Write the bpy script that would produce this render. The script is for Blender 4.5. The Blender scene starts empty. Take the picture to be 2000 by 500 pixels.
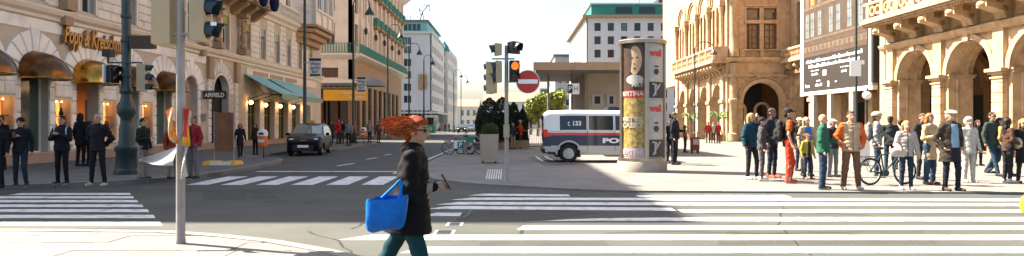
import bpy, bmesh, math, random
import numpy as np
from mathutils import Matrix, Vector, noise
random.seed(7); rng = np.random.default_rng(7)
S = bpy.context.scene; C = S.collection
R = math.radians; PI = math.pi
# ---------------------------------------------------------------- camera
EYE, FOC, HOR = 1.55, 1333.0, 243.0
cam = bpy.data.cameras.new('camera'); cam.sensor_width = 36; cam.lens = 24.0
cam.shift_y = -0.0035; cam.clip_end = 6000; cam.clip_start = 0.1
co = bpy.data.objects.new('camera', cam); C.objects.link(co)
co.location = (0, 0, EYE); co.rotation_euler = (R(90), 0, 0); S.camera = co
# ---------------------------------------------------------------- light: sun from the left, a little behind the things we see
SUN_EL = R(49); LD = Vector((0.93, -0.37, 0)).normalized()
sd = Vector((LD.x*math.cos(SUN_EL), LD.y*math.cos(SUN_EL), -math.sin(SUN_EL)))
sl = bpy.data.lights.new('sun', 'SUN'); sl.energy = 5.0; sl.angle = R(0.6); sl.color = (1.0, 0.885, 0.735)
so = bpy.data.objects.new('sun', sl); C.objects.link(so); so.location = (-60, 40, 80)
so.rotation_euler = sd.to_track_quat('-Z', 'Y').to_euler()
W = bpy.data.worlds.new('World'); S.world = W; W.use_nodes = True
nt = W.node_tree; bg = nt.nodes['Background']
sky = nt.nodes.new('ShaderNodeTexSky'); sky.sky_type = 'NISHITA'; sky.sun_disc = False
sky.sun_elevation = SUN_EL; sky.sun_rotation = math.atan2(-LD.x, -LD.y)
sky.air_density = 1.0; sky.dust_density = 3.2; sky.ozone_density = 1.0
nt.links.new(sky.outputs[0], bg.inputs[0]); bg.inputs[1].default_value = 0.06
S.view_settings.view_transform = 'Standard'; S.view_settings.look = 'None'
S.view_settings.exposure = 2.5; S.view_settings.gamma = 1; S.view_settings.use_curve_mapping = False
try:
    S.cycles.max_bounces = 6; S.cycles.diffuse_bounces = 4; S.cycles.glossy_bounces = 3; S.cycles.transmission_bounces = 4; S.cycles.transparent_max_bounces = 6
    S.cycles.use_denoising = True; S.cycles.sample_clamp_indirect = 6
except Exception: pass
# ---------------------------------------------------------------- helpers
def gd(y, z=0.0): return (EYE - z) * FOC / (y - HOR)               # depth of a ground pixel row
def gx(x, d): return (x - 1000.0) * d / FOC
def gz(y, d): return EYE + (HOR - y) * d / FOC
def gp(x, y, z=0.0):
    d = gd(y, z); return (gx(x, d), d)
MATS = {}
def mat(name, col, rough=0.75, var=0.12, scale=2.0, bump=0.0, bscale=30.0, metal=0.0, rnd=0.0, emit=0.0, spec=0.4, alpha=1.0, trans=0.0, coat=0.0, dirt=None):
    m = bpy.data.materials.new(name); m.use_nodes = True; n = m.node_tree; N = n.nodes; L = n.links
    b = N['Principled BSDF']; b.inputs['Roughness'].default_value = rough; b.inputs['Metallic'].default_value = metal
    b.inputs['Specular IOR Level'].default_value = spec; b.inputs['Coat Weight'].default_value = coat
    c = (*col, 1.0); b.inputs['Base Color'].default_value = c; m.diffuse_color = c
    if trans: b.inputs['Transmission Weight'].default_value = trans; b.inputs['IOR'].default_value = 1.1
    if alpha < 1: b.inputs['Alpha'].default_value = alpha
    if emit: b.inputs['Emission Color'].default_value = c; b.inputs['Emission Strength'].default_value = emit
    geo = N.new('ShaderNodeNewGeometry'); src = None
    if var > 0:
        nz = N.new('ShaderNodeTexNoise'); nz.inputs['Scale'].default_value = scale; nz.inputs['Detail'].default_value = 5
        L.new(geo.outputs['Position'], nz.inputs['Vector'])
        mr = N.new('ShaderNodeMapRange'); mr.inputs[1].default_value = 0.3; mr.inputs[2].default_value = 0.7
        mr.inputs[3].default_value = 1 - var; mr.inputs[4].default_value = 1 + var; L.new(nz.outputs['Fac'], mr.inputs[0]); src = mr.outputs[0]
    if rnd > 0:
        oi = N.new('ShaderNodeObjectInfo'); m2 = N.new('ShaderNodeMapRange'); m2.inputs[3].default_value = 1 - rnd; m2.inputs[4].default_value = 1 + rnd
        L.new(oi.outputs['Random'], m2.inputs[0])
        if src is None: src = m2.outputs[0]
        else:
            mm = N.new('ShaderNodeMath'); mm.operation = 'MULTIPLY'; L.new(src, mm.inputs[0]); L.new(m2.outputs[0], mm.inputs[1]); src = mm.outputs[0]
    if src is not None:
        vm = N.new('ShaderNodeVectorMath'); vm.operation = 'SCALE'; vm.inputs[0].default_value = col; L.new(src, vm.inputs['Scale']); out = vm.outputs[0]
        if dirt:
            n3 = N.new('ShaderNodeTexNoise'); n3.inputs['Scale'].default_value = dirt[1]; n3.inputs['Detail'].default_value = 8; n3.inputs['Roughness'].default_value = 0.7
            L.new(geo.outputs['Position'], n3.inputs['Vector'])
            r3 = N.new('ShaderNodeMapRange'); r3.inputs[1].default_value = 0.5; r3.inputs[2].default_value = 0.72; r3.inputs[4].default_value = dirt[2]; L.new(n3.outputs['Fac'], r3.inputs[0])
            mx = N.new('ShaderNodeMix'); mx.data_type = 'RGBA'; L.new(r3.outputs[0], mx.inputs[0]); L.new(out, mx.inputs[6]); mx.inputs[7].default_value = (*dirt[0], 1); out = mx.outputs[2]
        L.new(out, b.inputs['Base Color'])
        if emit: L.new(out, b.inputs['Emission Color'])
    if bump > 0:
        n2 = N.new('ShaderNodeTexNoise'); n2.inputs['Scale'].default_value = bscale; n2.inputs['Detail'].default_value = 6
        L.new(geo.outputs['Position'], n2.inputs['Vector'])
        bp = N.new('ShaderNodeBump'); bp.inputs['Strength'].default_value = bump; bp.inputs['Distance'].default_value = 0.02
        L.new(n2.outputs['Fac'], bp.inputs['Height']); L.new(bp.outputs[0], b.inputs['Normal'])
    MATS[name] = m; return m
def M(x): return MATS[x] if isinstance(x, str) else x
_cm = {}
def cmat(col, rough=0.8, var=0.14, scale=14.0, bump=0.15, **k):     # cloth and paint by colour
    col = tuple(c*0.68 for c in col)
    key = (tuple(col), rough, tuple(sorted(k.items())))
    if key not in _cm: _cm[key] = mat('cloth_%d' % len(_cm), col, rough, var, scale, bump, 60.0, **{'spec': 0.15, **k})
    return _cm[key]

class MB:
    def __init__(s, T=None): s.v = []; s.f = []; s.m = []; s.T = T; s.cur = 0
    def add(s, vs, fs, m=None):
        o = len(s.v); T = s.T
        s.v.extend([T(*p) for p in vs] if T else [tuple(p) for p in vs])
        for f in fs: s.f.append([o + i for i in f]); s.m.append(s.cur if m is None else m)
    def box(s, a0, a1, b0, b1, c0, c1, m=None):
        s.add([(a0,b0,c0),(a1,b0,c0),(a1,b1,c0),(a0,b1,c0),(a0,b0,c1),(a1,b0,c1),(a1,b1,c1),(a0,b1,c1)],
              [(0,3,2,1),(4,5,6,7),(0,1,5,4),(1,2,6,5),(2,3,7,6),(3,0,4,7)], m); return s
    def frustum(s, cx, cy, z0, z1, ax0, ay0, ax1, ay1, m=None):
        s.add([(cx-ax0,cy-ay0,z0),(cx+ax0,cy-ay0,z0),(cx+ax0,cy+ay0,z0),(cx-ax0,cy+ay0,z0),(cx-ax1,cy-ay1,z1),(cx+ax1,cy-ay1,z1),(cx+ax1,cy+ay1,z1),(cx-ax1,cy+ay1,z1)],
              [(0,3,2,1),(4,5,6,7),(0,1,5,4),(1,2,6,5),(2,3,7,6),(3,0,4,7)], m); return s
    def quad(s, a, b, c, d, m=None): s.add([a,b,c,d], [(0,1,2,3)], m); return s
    def prism(s, pts, h0, h1, m=None, ax=2):                        # polygon pts extruded along axis ax
        n = len(pts)
        def p3(p, h):
            if ax == 2: return (p[0], p[1], h)
            if ax == 1: return (p[0], h, p[1])
            return (h, p[0], p[1])
        s.add([p3(p, h0) for p in pts] + [p3(p, h1) for p in pts],
              [list(range(n))[::-1], list(range(n, 2*n))] + [(i, (i+1) % n, n + (i+1) % n, n + i) for i in range(n)], m); return s
    def tube(s, pts, r, n=8, m=None, cap=True):
        P = [Vector(p) for p in pts]; rr = r if isinstance(r, (list, tuple)) else [r]*len(P); vs = []; fs = []
        up = None
        for i, p in enumerate(P):
            t = (P[min(i+1, len(P)-1)] - P[max(i-1, 0)]).normalized()
            if up is None: up = Vector((0,0,1)) if abs(t.z) < 0.9 else Vector((1,0,0))
            a = t.cross(up).normalized(); b = a.cross(t).normalized(); up = b
            for k in range(n):
                q = 2*PI*k/n; vs.append(tuple(p + (a*math.cos(q) + b*math.sin(q))*rr[i]))
        for i in range(len(P)-1):
            for k in range(n): fs.append((i*n+k, i*n+(k+1) % n, (i+1)*n+(k+1) % n, (i+1)*n+k))
        if cap: fs.append(list(range(n))[::-1]); fs.append([(len(P)-1)*n+k for k in range(n)])
        s.add(vs, fs, m); return s
    def lathe(s, prof, c=(0,0,0), n=16, m=None, sy=1.0, a0=0.0, a1=2*PI, caps=True):
        full = abs(a1 - a0 - 2*PI) < 1e-6; kk = n if full else n+1; vs = []; fs = []
        for (r, z) in prof:
            for k in range(kk):
                q = a0 + (a1-a0)*k/n; vs.append((c[0]+r*math.cos(q), c[1]+sy*r*math.sin(q), c[2]+z))
        for i in range(len(prof)-1):
            for k in range(n): fs.append((i*kk+k, i*kk+(k+1) % kk, (i+1)*kk+(k+1) % kk, (i+1)*kk+k))
        if full and caps:
            if prof[0][0] > 1e-4: fs.append(list(range(kk))[::-1])
            if prof[-1][0] > 1e-4: fs.append([(len(prof)-1)*kk+k for k in range(kk)])
        s.add(vs, fs, m); return s
    def ball(s, c, r, n=12, m=None):
        r = r if isinstance(r, (list, tuple)) else (r, r, r); k = n//2; vs = []; fs = []
        for i in range(k+1):
            t = PI*i/k
            for j in range(n): q = 2*PI*j/n; vs.append((c[0]+r[0]*math.sin(t)*math.cos(q), c[1]+r[1]*math.sin(t)*math.sin(q), c[2]-r[2]*math.cos(t)))
        for i in range(k):
            for j in range(n): fs.append((i*n+j, i*n+(j+1) % n, (i+1)*n+(j+1) % n, (i+1)*n+j))
        s.add(vs, fs, m); return s
    def mesh(s, name, mats, smooth=False, bevel=0.0, recalc=True):
        me = bpy.data.meshes.new(name); me.from_pydata(s.v, [], s.f)
        for m in (mats if isinstance(mats, (list, tuple)) else [mats]): me.materials.append(M(m))
        me.polygons.foreach_set('material_index', s.m)
        if recalc or bevel:
            bm = bmesh.new(); bm.from_mesh(me)
            if smooth: bmesh.ops.remove_doubles(bm, verts=bm.verts, dist=1e-5)
            bmesh.ops.recalc_face_normals(bm, faces=bm.faces)
            if bevel: bmesh.ops.bevel(bm, geom=[e for e in bm.edges if len(e.link_faces) == 2 and e.calc_face_angle(0) > 0.6], offset=bevel, segments=2, affect='EDGES', clamp_overlap=True)
            bm.to_mesh(me); bm.free()
        if smooth:
            me.polygons.foreach_set('use_smooth', [True]*len(me.polygons))
            try: me.set_sharp_from_angle(angle=R(40))
            except Exception: pass
        return me
    def build(s, name, mats, parent=None, loc=True, **k):
        tg = {q: k.pop(q) for q in ('label', 'cat', 'group', 'kind') if q in k}
        return place(name, s.mesh(name, mats, **k), parent, loc=loc, **tg)
WM = {}
I4 = Matrix.Identity(4)
def tag(o, label=None, cat=None, group=None, kind=None):
    if label: o['label'] = label
    if cat: o['category'] = cat
    if group: o['group'] = group
    if kind: o['kind'] = kind
    return o
def place(name, me, parent=None, mtx=None, loc=True, **tg):
    """loc=True: mesh is in world coordinates; loc=False: in the parent's own coordinates"""
    o = bpy.data.objects.new(name, me); C.objects.link(o); m = mtx if mtx is not None else I4
    if parent is not None:
        o.parent = parent
        if loc: o.matrix_parent_inverse = WM[parent].inverted(); WM[o] = m
        else: WM[o] = WM[parent] @ m
    else: WM[o] = m
    o.matrix_basis = m
    return tag(o, **tg)
def empty(name, loc, rz=0.0, sc=1.0, **tg):
    o = bpy.data.objects.new(name, None); C.objects.link(o); o.empty_display_size = 0.2
    m = Matrix.Translation(Vector(loc)) @ Matrix.Rotation(rz, 4, 'Z') @ Matrix.Scale(sc, 4); o.matrix_basis = m; WM[o] = m
    return tag(o, **tg)
def TM(x, y, z, sx=1, sy=1, sz=1, rz=0): return Matrix.Translation((x, y, z)) @ Matrix.Rotation(rz, 4, 'Z') @ Matrix.Diagonal((sx, sy, sz, 1))
def text_mesh(txt, size, ext=0.004, align='CENTER', shear=0.0, bold=0.0, spacing=1.0):
    cu = bpy.data.curves.new('t', 'FONT'); cu.body = txt; cu.size = size; cu.extrude = ext; cu.align_x = align; cu.align_y = 'CENTER'
    cu.shear = shear; cu.offset = bold; cu.space_character = spacing; cu.resolution_u = 3
    ob = bpy.data.objects.new('t', cu); me = bpy.data.meshes.new_from_object(ob)
    bpy.data.objects.remove(ob); bpy.data.curves.remove(cu); return me
def text(name, txt, size, fr, m, parent=None, loc=True, bend=None, wid=None, **k):
    """fr = (origin, right vector, up vector)"""
    me = text_mesh(txt, size, **k); o, r, u = Vector(fr[0]), Vector(fr[1]).normalized(), Vector(fr[2]).normalized(); n = r.cross(u)
    xs = [v.co.x for v in me.vertices]; f = 1.0
    if wid and xs: f = wid/(max(xs)-min(xs))
    for v in me.vertices:
        if bend: v.co = Vector(bend(v.co.x*f, v.co.y, v.co.z))
        else: v.co = o + r*v.co.x*f + u*v.co.y + n*v.co.z
    me.materials.clear(); me.materials.append(M(m)); return place(name, me, parent, loc=loc)
# ---------------------------------------------------------------- materials
mat('asphalt', (0.047,0.050,0.042), 0.85, 0.22, 0.6, 0.5, 90, dirt=((0.036,0.038,0.032), 0.35, 0.8))
mat('asphalt_patch', (0.036,0.038,0.033), 0.9, 0.2, 2, 0.5, 90)
mat('tar', (0.012,0.012,0.013), 0.5, 0.1)
mat('paint', (0.52,0.52,0.50), 0.7, 0.10, 6, 0.2, 60, dirt=((0.075,0.075,0.068), 3.6, 0.9))
mat('slab', (0.112,0.107,0.103), 0.8, 0.07, 1.5, 0.15, 50, rnd=0.06, dirt=((0.075,0.065,0.058), 1.3, 0.6))
mat('slab_bed', (0.07,0.06,0.055), 0.9, 0.1)
mat('pave_grey', (0.082,0.087,0.076), 0.85, 0.14, 0.8, 0.3, 60, dirt=((0.075,0.072,0.072), 0.6, 0.6))
mat('kerb', (0.15,0.147,0.132), 0.8, 0.12, 3, 0.3, 50, rnd=0.1)
def paver_mat(name, col, bw, bh):
    m = mat(name, col, 0.82, 0.12, 1.0); n = m.node_tree; N = n.nodes; L = n.links; b = N['Principled BSDF']
    geo = N.new('ShaderNodeNewGeometry'); br = N.new('ShaderNodeTexBrick'); br.inputs['Scale'].default_value = 1.0
    br.inputs['Brick Width'].default_value = bw; br.inputs['Row Height'].default_value = bh; br.inputs['Mortar Size'].default_value = 0.008
    br.inputs['Color1'].default_value = (*col, 1); br.inputs['Color2'].default_value = (*[c*0.93 for c in col], 1); br.inputs['Mortar'].default_value = (*[c*0.72 for c in col], 1)
    L.new(geo.outputs['Position'], br.inputs['Vector'])
    nz = N.new('ShaderNodeTexNoise'); nz.inputs['Scale'].default_value = 0.7; nz.inputs['Detail'].default_value = 7; L.new(geo.outputs['Position'], nz.inputs['Vector'])
    mr = N.new('ShaderNodeMapRange'); mr.inputs[1].default_value = 0.3; mr.inputs[2].default_value = 0.75; mr.inputs[3].default_value = 1.1; mr.inputs[4].default_value = 0.72; L.new(nz.outputs['Fac'], mr.inputs[0])
    vm = N.new('ShaderNodeVectorMath'); vm.operation = 'SCALE'; L.new(br.outputs['Color'], vm.inputs[0]); L.new(mr.outputs[0], vm.inputs['Scale']); L.new(vm.outputs[0], b.inputs['Base Color'])
    bp = N.new('ShaderNodeBump'); bp.inputs['Strength'].default_value = 0.3; bp.inputs['Distance'].default_value = 0.01; bp.invert = True; L.new(br.outputs['Fac'], bp.inputs['Height']); L.new(bp.outputs[0], b.inputs['Normal'])
paver_mat('plaza', (0.15,0.143,0.132), 0.6, 0.4)
mat('joint', (0.10,0.095,0.09), 0.9, 0.1)
mat('stucco', (0.82,0.80,0.725), 0.85, 0.06, 1.2, 0.15, 25, rnd=0.04, dirt=((0.42,0.37,0.31), 0.9, 0.5))
mat('stucco_dim', (0.69,0.645,0.56), 0.85, 0.07, 1.2, 0.15, 25, rnd=0.05, dirt=((0.27,0.22,0.17), 1.2, 0.7))
mat('joint_stucco', (0.47,0.41,0.32), 0.9, 0.1, 2)
mat('trim', (0.68,0.615,0.515), 0.8, 0.08, 2, 0.12, 25, dirt=((0.30,0.24,0.18), 2.0, 0.55))
mat('brown_stone', (0.36,0.24,0.14), 0.8, 0.15, 2, 0.25, 25, dirt=((0.17,0.12,0.085), 2.0, 0.6))
mat('plinth', (0.30,0.22,0.17), 0.7, 0.1, 3)
mat('opera', (0.43,0.292,0.165), 0.85, 0.16, 2.5, 0.35, 14, rnd=0.09, dirt=((0.24,0.12,0.042), 1.7, 0.85))
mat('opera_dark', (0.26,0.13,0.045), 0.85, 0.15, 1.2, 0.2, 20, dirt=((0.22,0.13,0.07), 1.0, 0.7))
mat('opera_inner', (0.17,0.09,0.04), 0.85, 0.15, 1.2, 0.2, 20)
mat('hotel', (0.69,0.60,0.48), 0.85, 0.07, 0.7, dirt=((0.42,0.33,0.24), 0.5, 0.5))
mat('white_wall', (0.55,0.55,0.53), 0.8, 0.05, 0.4, dirt=((0.48,0.47,0.45), 0.3, 0.5))
mat('far_wall', (0.56,0.54,0.49), 0.85, 0.08, 0.4)
mat('grey_wall', (0.50,0.51,0.50), 0.85, 0.06, 0.4)
mat('teal_roof', (0.015,0.17,0.155), 0.5, 0.1, 0.5)
mat('green_iron', (0.03,0.20,0.12), 0.55, 0.12, 2)
mat('roof_tile', (0.25,0.14,0.10), 0.8, 0.15, 1.5)
mat('roof_grey', (0.16,0.165,0.17), 0.7, 0.1)
mat('glass', (0.014,0.020,0.022), 0.05, 0.0, spec=0.5, rnd=0.6)
mat('glass_blue', (0.045,0.075,0.07), 0.05, 0.0, spec=0.6, rnd=0.5)
mat('glass_warm', (0.055,0.032,0.015), 0.05, 0.3, 3, spec=0.7, rnd=0.4)
mat('shop_glass', (0.80,0.88,0.84), 0.0, 0.0, trans=1.0, spec=0.5)
mat('win_white', (0.62,0.60,0.55), 0.5, 0.05)
mat('win_brown', (0.11,0.035,0.022), 0.5, 0.1)
mat('win_dark', (0.03,0.03,0.03), 0.5, 0.05)
mat('blind', (0.33,0.33,0.10), 0.8, 0.1, 5)
mat('blind_green', (0.30,0.40,0.28), 0.8, 0.1, 5)
mat('brass', (0.50,0.24,0.04), 0.25, 0.2, 3, 0.05, 8, metal=1.0)
mat('hood_metal', (0.13,0.06,0.018), 0.28, 0.6, 2.5, 0.05, 8, metal=0.85)
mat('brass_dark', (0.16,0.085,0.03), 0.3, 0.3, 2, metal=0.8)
mat('pink_plaster', (0.36,0.26,0.22), 0.85, 0.06, 1)
mat('dark_int', (0.02,0.017,0.014), 0.8, 0.2)
mat('iron_green', (0.012,0.030,0.028), 0.45, 0.2, 6, 0.1, 30, spec=0.5)
mat('iron_dark', (0.016,0.018,0.019), 0.45, 0.15, 6, spec=0.5)
mat('galv', (0.27,0.255,0.235), 0.5, 0.14, 8, 0.1, 60, metal=0.25, dirt=((0.23,0.16,0.10), 4.0, 0.6))
mat('signal_beige', (0.36,0.29,0.17), 0.6, 0.08, 3, 0.1, 40, dirt=((0.42,0.31,0.15), 2.2, 0.5))
mat('visor', (0.012,0.035,0.045), 0.45, 0.1)
mat('black', (0.012,0.012,0.013), 0.55, 0.1)
mat('white', (0.78,0.78,0.76), 0.6, 0.03)
mat('offwhite', (0.66,0.64,0.58), 0.7, 0.06)
mat('red_sign', (0.42,0.035,0.022), 0.5, 0.06)
mat('red', (0.55,0.03,0.025), 0.6, 0.08)
mat('orange', (0.75,0.16,0.03), 0.6, 0.08)
mat('yellow', (0.62,0.32,0.02), 0.6, 0.06)
mat('amber_lit', (1.0,0.10,0.01), 0.5, 0.0, emit=0.45)
mat('bulb', (1.0,0.50,0.16), 0.5, 0.0, emit=5.0)
mat('shop_glow', (1.0,0.36,0.08), 0.6, 0.6, 3.5, emit=0.35)
mat('lens_off', (0.03,0.01,0.01), 0.15, 0.0)
mat('teal_cloth', (0.20,0.42,0.40), 0.8, 0.08, 2)
mat('teal_cloth_dim', (0.22,0.33,0.24), 0.8, 0.08, 2)
mat('olive', (0.22,0.22,0.05), 0.6, 0.1)
mat('wood', (0.20,0.075,0.03), 0.65, 0.25, 3, 0.1, 12, rnd=0.12)
mat('concrete', (0.26,0.225,0.185), 0.85, 0.08, 3, 0.25, 40)
mat('beige_panel', (0.36,0.30,0.225), 0.75, 0.06, 2)
mat('steel', (0.34,0.29,0.23), 0.35, 0.08, 4, metal=0.9)
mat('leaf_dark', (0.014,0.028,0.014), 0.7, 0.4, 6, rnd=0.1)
mat('leaf_box', (0.05,0.075,0.018), 0.7, 0.4, 9)
mat('leaf_lime', (0.20,0.24,0.045), 0.7, 0.35, 1.2)
mat('leaf_palm', (0.10,0.16,0.03), 0.6, 0.2, 4)
mat('bark', (0.09,0.065,0.045), 0.9, 0.2, 6, 0.4, 30)
mat('rubber', (0.014,0.014,0.014), 0.8, 0.1)
mat('rim', (0.42,0.43,0.43), 0.35, 0.05, metal=0.8)
mat('car_black', (0.004,0.006,0.007), 0.22, 0.0, spec=0.12, coat=0.0)
mat('car_white', (0.66,0.68,0.66), 0.3, 0.03, 2, coat=0.4)
mat('car_silver', (0.42,0.42,0.40), 0.3, 0.03, 2, metal=0.3, coat=0.4)
mat('car_blue', (0.012,0.022,0.07), 0.3, 0.04, 2, coat=0.5)
mat('car_red', (0.55,0.03,0.025), 0.3, 0.04, 2, coat=0.4)
mat('tail_red', (0.65,0.05,0.02), 0.2, 0.0)
mat('screen_brown', (0.016,0.011,0.008), 0.7, 0.12, 0.8)
mat('print_wall', (0.05,0.03,0.018), 0.7, 0.25, 1.6)
mat('print_stone', (0.10,0.07,0.045), 0.7, 0.3, 3)
mat('print_pane', (0.11,0.14,0.145), 0.6, 0.25, 2)
mat('print_dark', (0.06,0.035,0.022), 0.7, 0.2, 2)
mat('poster_dark', (0.05,0.028,0.018), 0.5, 0.35, 5)
mat('poster_skin', (0.42,0.28,0.17), 0.5, 0.12, 9)
mat('poster_gold', (0.25,0.18,0.04), 0.5, 0.65, 9, dirt=((0.30,0.27,0.18), 13.0, 0.9))
mat('poster_lilac', (0.34,0.24,0.32), 0.5, 0.06)
mat('poster_grey', (0.40,0.36,0.31), 0.5, 0.2, 9)
mat('poster_ink', (0.035,0.032,0.032), 0.5, 0.2, 9)
mat('poster_white', (0.36,0.34,0.31), 0.5, 0.04)
mat('gold_letter', (0.34,0.20,0.07), 0.35, 0.1, metal=0.7)
mat('hill', (0.16,0.20,0.17), 0.9, 0.3, 0.02)
# ---------------------------------------------------------------- ground, road, pavements
road = MB().box(-1800,1800,-150,3200,-0.5,0.0).build('road', 'asphalt', kind='structure')
def sheet(name, pts, z, m, parent=None, **k):
    mb = MB(); mb.add([(p[0],p[1],z) for p in pts], [list(range(len(pts)))]); return mb.build(name, m, parent, recalc=False, **k)
def pavement(name, pts, h, m): return MB().prism(pts, -0.3, h, ax=2).build(name, m, kind='structure')
def kerb_run(pts, parent, h, w=0.2, step=1.0, name='kerb_stone'):
    """stones along pts, lying to the left of the walking direction"""
    P = [Vector(p) for p in pts]; L = [0]
    for a, b in zip(P, P[1:]): L.append(L[-1] + (b-a).length)
    def at(s):
        for i in range(len(P)-1):
            if s <= L[i+1] + 1e-6: return P[i].lerp(P[i+1], (s-L[i])/(L[i+1]-L[i]))
        return P[-1]
    n = max(1, int(L[-1]/step))
    for i in range(n):
        a, b = at(L[-1]*i/n), at(L[-1]*(i+1)/n); t = (b-a).normalized(); a = a + t*0.008; b = b - t*0.008; q = Vector((-t.y, t.x))*w
        o = -Vector((-t.y, t.x))*0.012
        MB().prism([tuple(a+o), tuple(b+o), tuple(b+q), tuple(a+q)], -0.05, h+0.006+0.004*random.random()).build(name, 'kerb', parent)
HL = 0.12; HP = 0.035
lk = [(-40,13.6),(-20,15.0),(-12.0,16.0),(-10.2,17.1),(-9.26,18.4),(-8.8,20.5),(-8.85,23.7),(-9.1,27.2),(-9.6,28.6),(-10.6,29.6),(-11.9,30.6),(-11.9,37.6),(-10.3,39.6),(-10.6,50),(-11.5,58.6),(-12.6,61.5),(-17,62.6)]
pav_left = pavement('pavement_left', lk + [(-70,62.6),(-70,13.6)], HL, 'pave_grey')
kerb_run(lk[1:16], pav_left, HL)
pv2 = [(-70,72.4),(-14.6,72.4),(-13,74),(-13,110),(-14.5,111.5),(-70,111.5)]
pav_far = pavement('pavement_far_left', pv2, HL, 'pave_grey'); kerb_run(pv2[1:5], pav_far, HL, step=2.5)
pv3 = [(-70,134),(-14,134),(-13,136),(-13,300),(-70,300)]
pavement('pavement_end_left', pv3, HL, 'pave_grey')
rk = [(-3.4,150),(-3.4,38),(-3.35,28.3),(-3.2,23),(-2.74,20.9),(-2.1,18.8),(-0.83,17.4),(1.28,16.1),(2.6,15.55),(5.8,15.4),(11.4,15.2),(26,15.0),(60,15.0)]
plaza = pavement('plaza', rk + [(60,150)], HP, 'plaza')
kerb_run(rk[1:12], plaza, HP, w=0.24)
pavement('pavement_far_right', [(-3.4,150.3),(60,150.3),(60,300),(-3.4,300)], HP-0.02, 'pave_grey')
# the near pavement of pale slabs, bottom left
fk = [(-24,9.6),(-7.0,9.32),(-4.7,9.2),(-3.23,8.67),(-2.12,7.84),(-1.57,7.42),(-1.1,6.7),(-0.9,5.5),(-0.8,1.5)]
pav_near = pavement('pavement_near', fk[::-1] + [(-24,1.5)], HL-0.05, 'slab_bed')
kerb_run(fk[::-1], pav_near, HL, w=0.16, step=0.95)
def clip(poly, a, b, off):                                            # keep the right-hand side of a->b
    t = (Vector(b)-Vector(a)).normalized(); n = Vector((t.y, -t.x)); c = n.dot(Vector(a)) + off; out = []
    for i in range(len(poly)):
        p, q = Vector(poly[i]), Vector(poly[(i+1) % len(poly)]); dp, dq = n.dot(p)-c, n.dot(q)-c
        if dp >= 0: out.append(tuple(p))
        if (dp >= 0) != (dq >= 0): out.append(tuple(p.lerp(q, dp/(dp-dq))))
    return out
y = 9.3; r = 0
while y > 4.4:
    hgt = 0.52; x = -11.0 + (0.34 if r % 2 else 0.0)
    while x < -0.8:
        w = random.choice([0.62, 0.62, 0.80]); q = [(x+.004,y-hgt+.004),(x+w-.004,y-hgt+.004),(x+w-.004,y-.004),(x+.004,y-.004)]
        for a, b in zip(fk, fk[1:]):
            if len(q) < 3: break
            q = clip(q, a, b, 0.172)
        if len(q) >= 3:
            ar = abs(sum(q[i][0]*q[(i+1) % len(q)][1]-q[(i+1) % len(q)][0]*q[i][1] for i in range(len(q))))/2
            if ar > 0.01: MB().prism(q, HL-0.06, HL + random.uniform(-.0025,.0025)).build('slab', 'slab', pav_near)
        x += w
    y -= hgt; r += 1
# painted markings
def stripe(pts, z=0.004, m='paint', name='crossing_stripe', parent=road):
    MB().prism(pts, z-0.003, z).build(name, m, parent)
rows = [8.42,9.35,10.25,11.15,12.2,13.05,13.9,14.75]
def zs(d, xa, xb, tl=0.0, hw=0.205, ca=0.0):                          # one stripe of the big crossing; tl tilts its left end
    ta = tl*max(0, (3.0-xa)/6.0); tb = tl*max(0, (3.0-xb)/6.0)
    stripe([(xa-ca*0.5, d+ta-hw), (xb, d+tb-hw), (xb, d+tb+hw), (xa+ca*0.5, d+ta+hw)])
zs(8.42,-1.25,14,0.0,ca=0.2); zs(9.35,-2.15,15,0.0,ca=0.35); zs(10.25,0.12,15,-0.05,ca=0.1)
stripe([(0.22,10.83),(0.5,10.93),(1.6,10.98),(3.3,10.92),(15,10.92),(15,11.38),(3.3,11.38),(1.6,11.28),(0.9,11.12)])
zs(11.75,-1.42,-0.88,0.0,0.21,ca=0.2); zs(12.2,3.0,15,0.0); zs(12.45,-1.36,2.95,0.4,0.22,ca=0.4); zs(13.05,-1.26,15,0.5,0.22,ca=0.4); zs(13.9,-1.05,15,0.5,0.22,ca=0.4); zs(14.72,-0.8,1.25,0.55,0.2,ca=0.3); zs(14.72,2.7,5.95,0.0,0.2)
for i, yy in enumerate([379,385.5,393,402,411.5,423,437]):
    d = gd(yy); xr = gx([255,261,269,279,290,302,315][i], d); xl = gx(30, d) if i == 0 else -16.0
    stripe([(xl,d-0.2),(xr+0.12,d-0.2),(xr-0.12,d+0.2),(xl,d+0.2)])
for k in range(7):
    x0 = -8.36 + 0.9*k; stripe([(x0,17.5),(x0+0.55,17.5),(x0+0.5-0.05*k*0,20.3),(x0-0.08,20.3)])
stripe([(-8.4,22.3),(-3.5,22.3),(-3.5,22.62),(-8.4,22.62)], name='stop_line')
for (xa, ya, xb, yb) in [(660,324,692,319),(717,311,735,308),(752,303,764,301)]:
    a, b = gp(xa, ya), gp(xb, yb); stripe([(a[0]-.07,a[1]),(a[0]+.07,a[1]),(b[0]+.07,b[1]),(b[0]-.07,b[1])], name='lane_dash')
stripe([(-3.78,21.5),(-3.66,21.5),(-3.72,70),(-3.84,70)], name='edge_line')
def seam(pix, w=0.02, name='tar_seam'):
    P = [Vector(gp(*p)) for p in pix]
    for a, b in zip(P, P[1:]):
        a = Vector(a); b = Vector(b); n = max(2, int((b-a).length/0.25)); t = (b-a).normalized(); q = Vector((-t.y, t.x)); L = []; U = []
        for i in range(n+1):
            c = a.lerp(b, i/n) + q*random.uniform(-.03,.03); ww = w*random.uniform(.5,1.5); L.append(tuple(c-q*ww)); U.append(tuple(c+q*ww))
        MB().prism(L + U[::-1], 0.001, 0.0025).build(name, 'tar', road)
seam([(362,394),(500,393),(560,394),(640,400),(705,403)], 0.018); seam([(482,386),(492,378),(560,364)], 0.018); seam([(482,386),(505,392)], .018)
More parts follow.
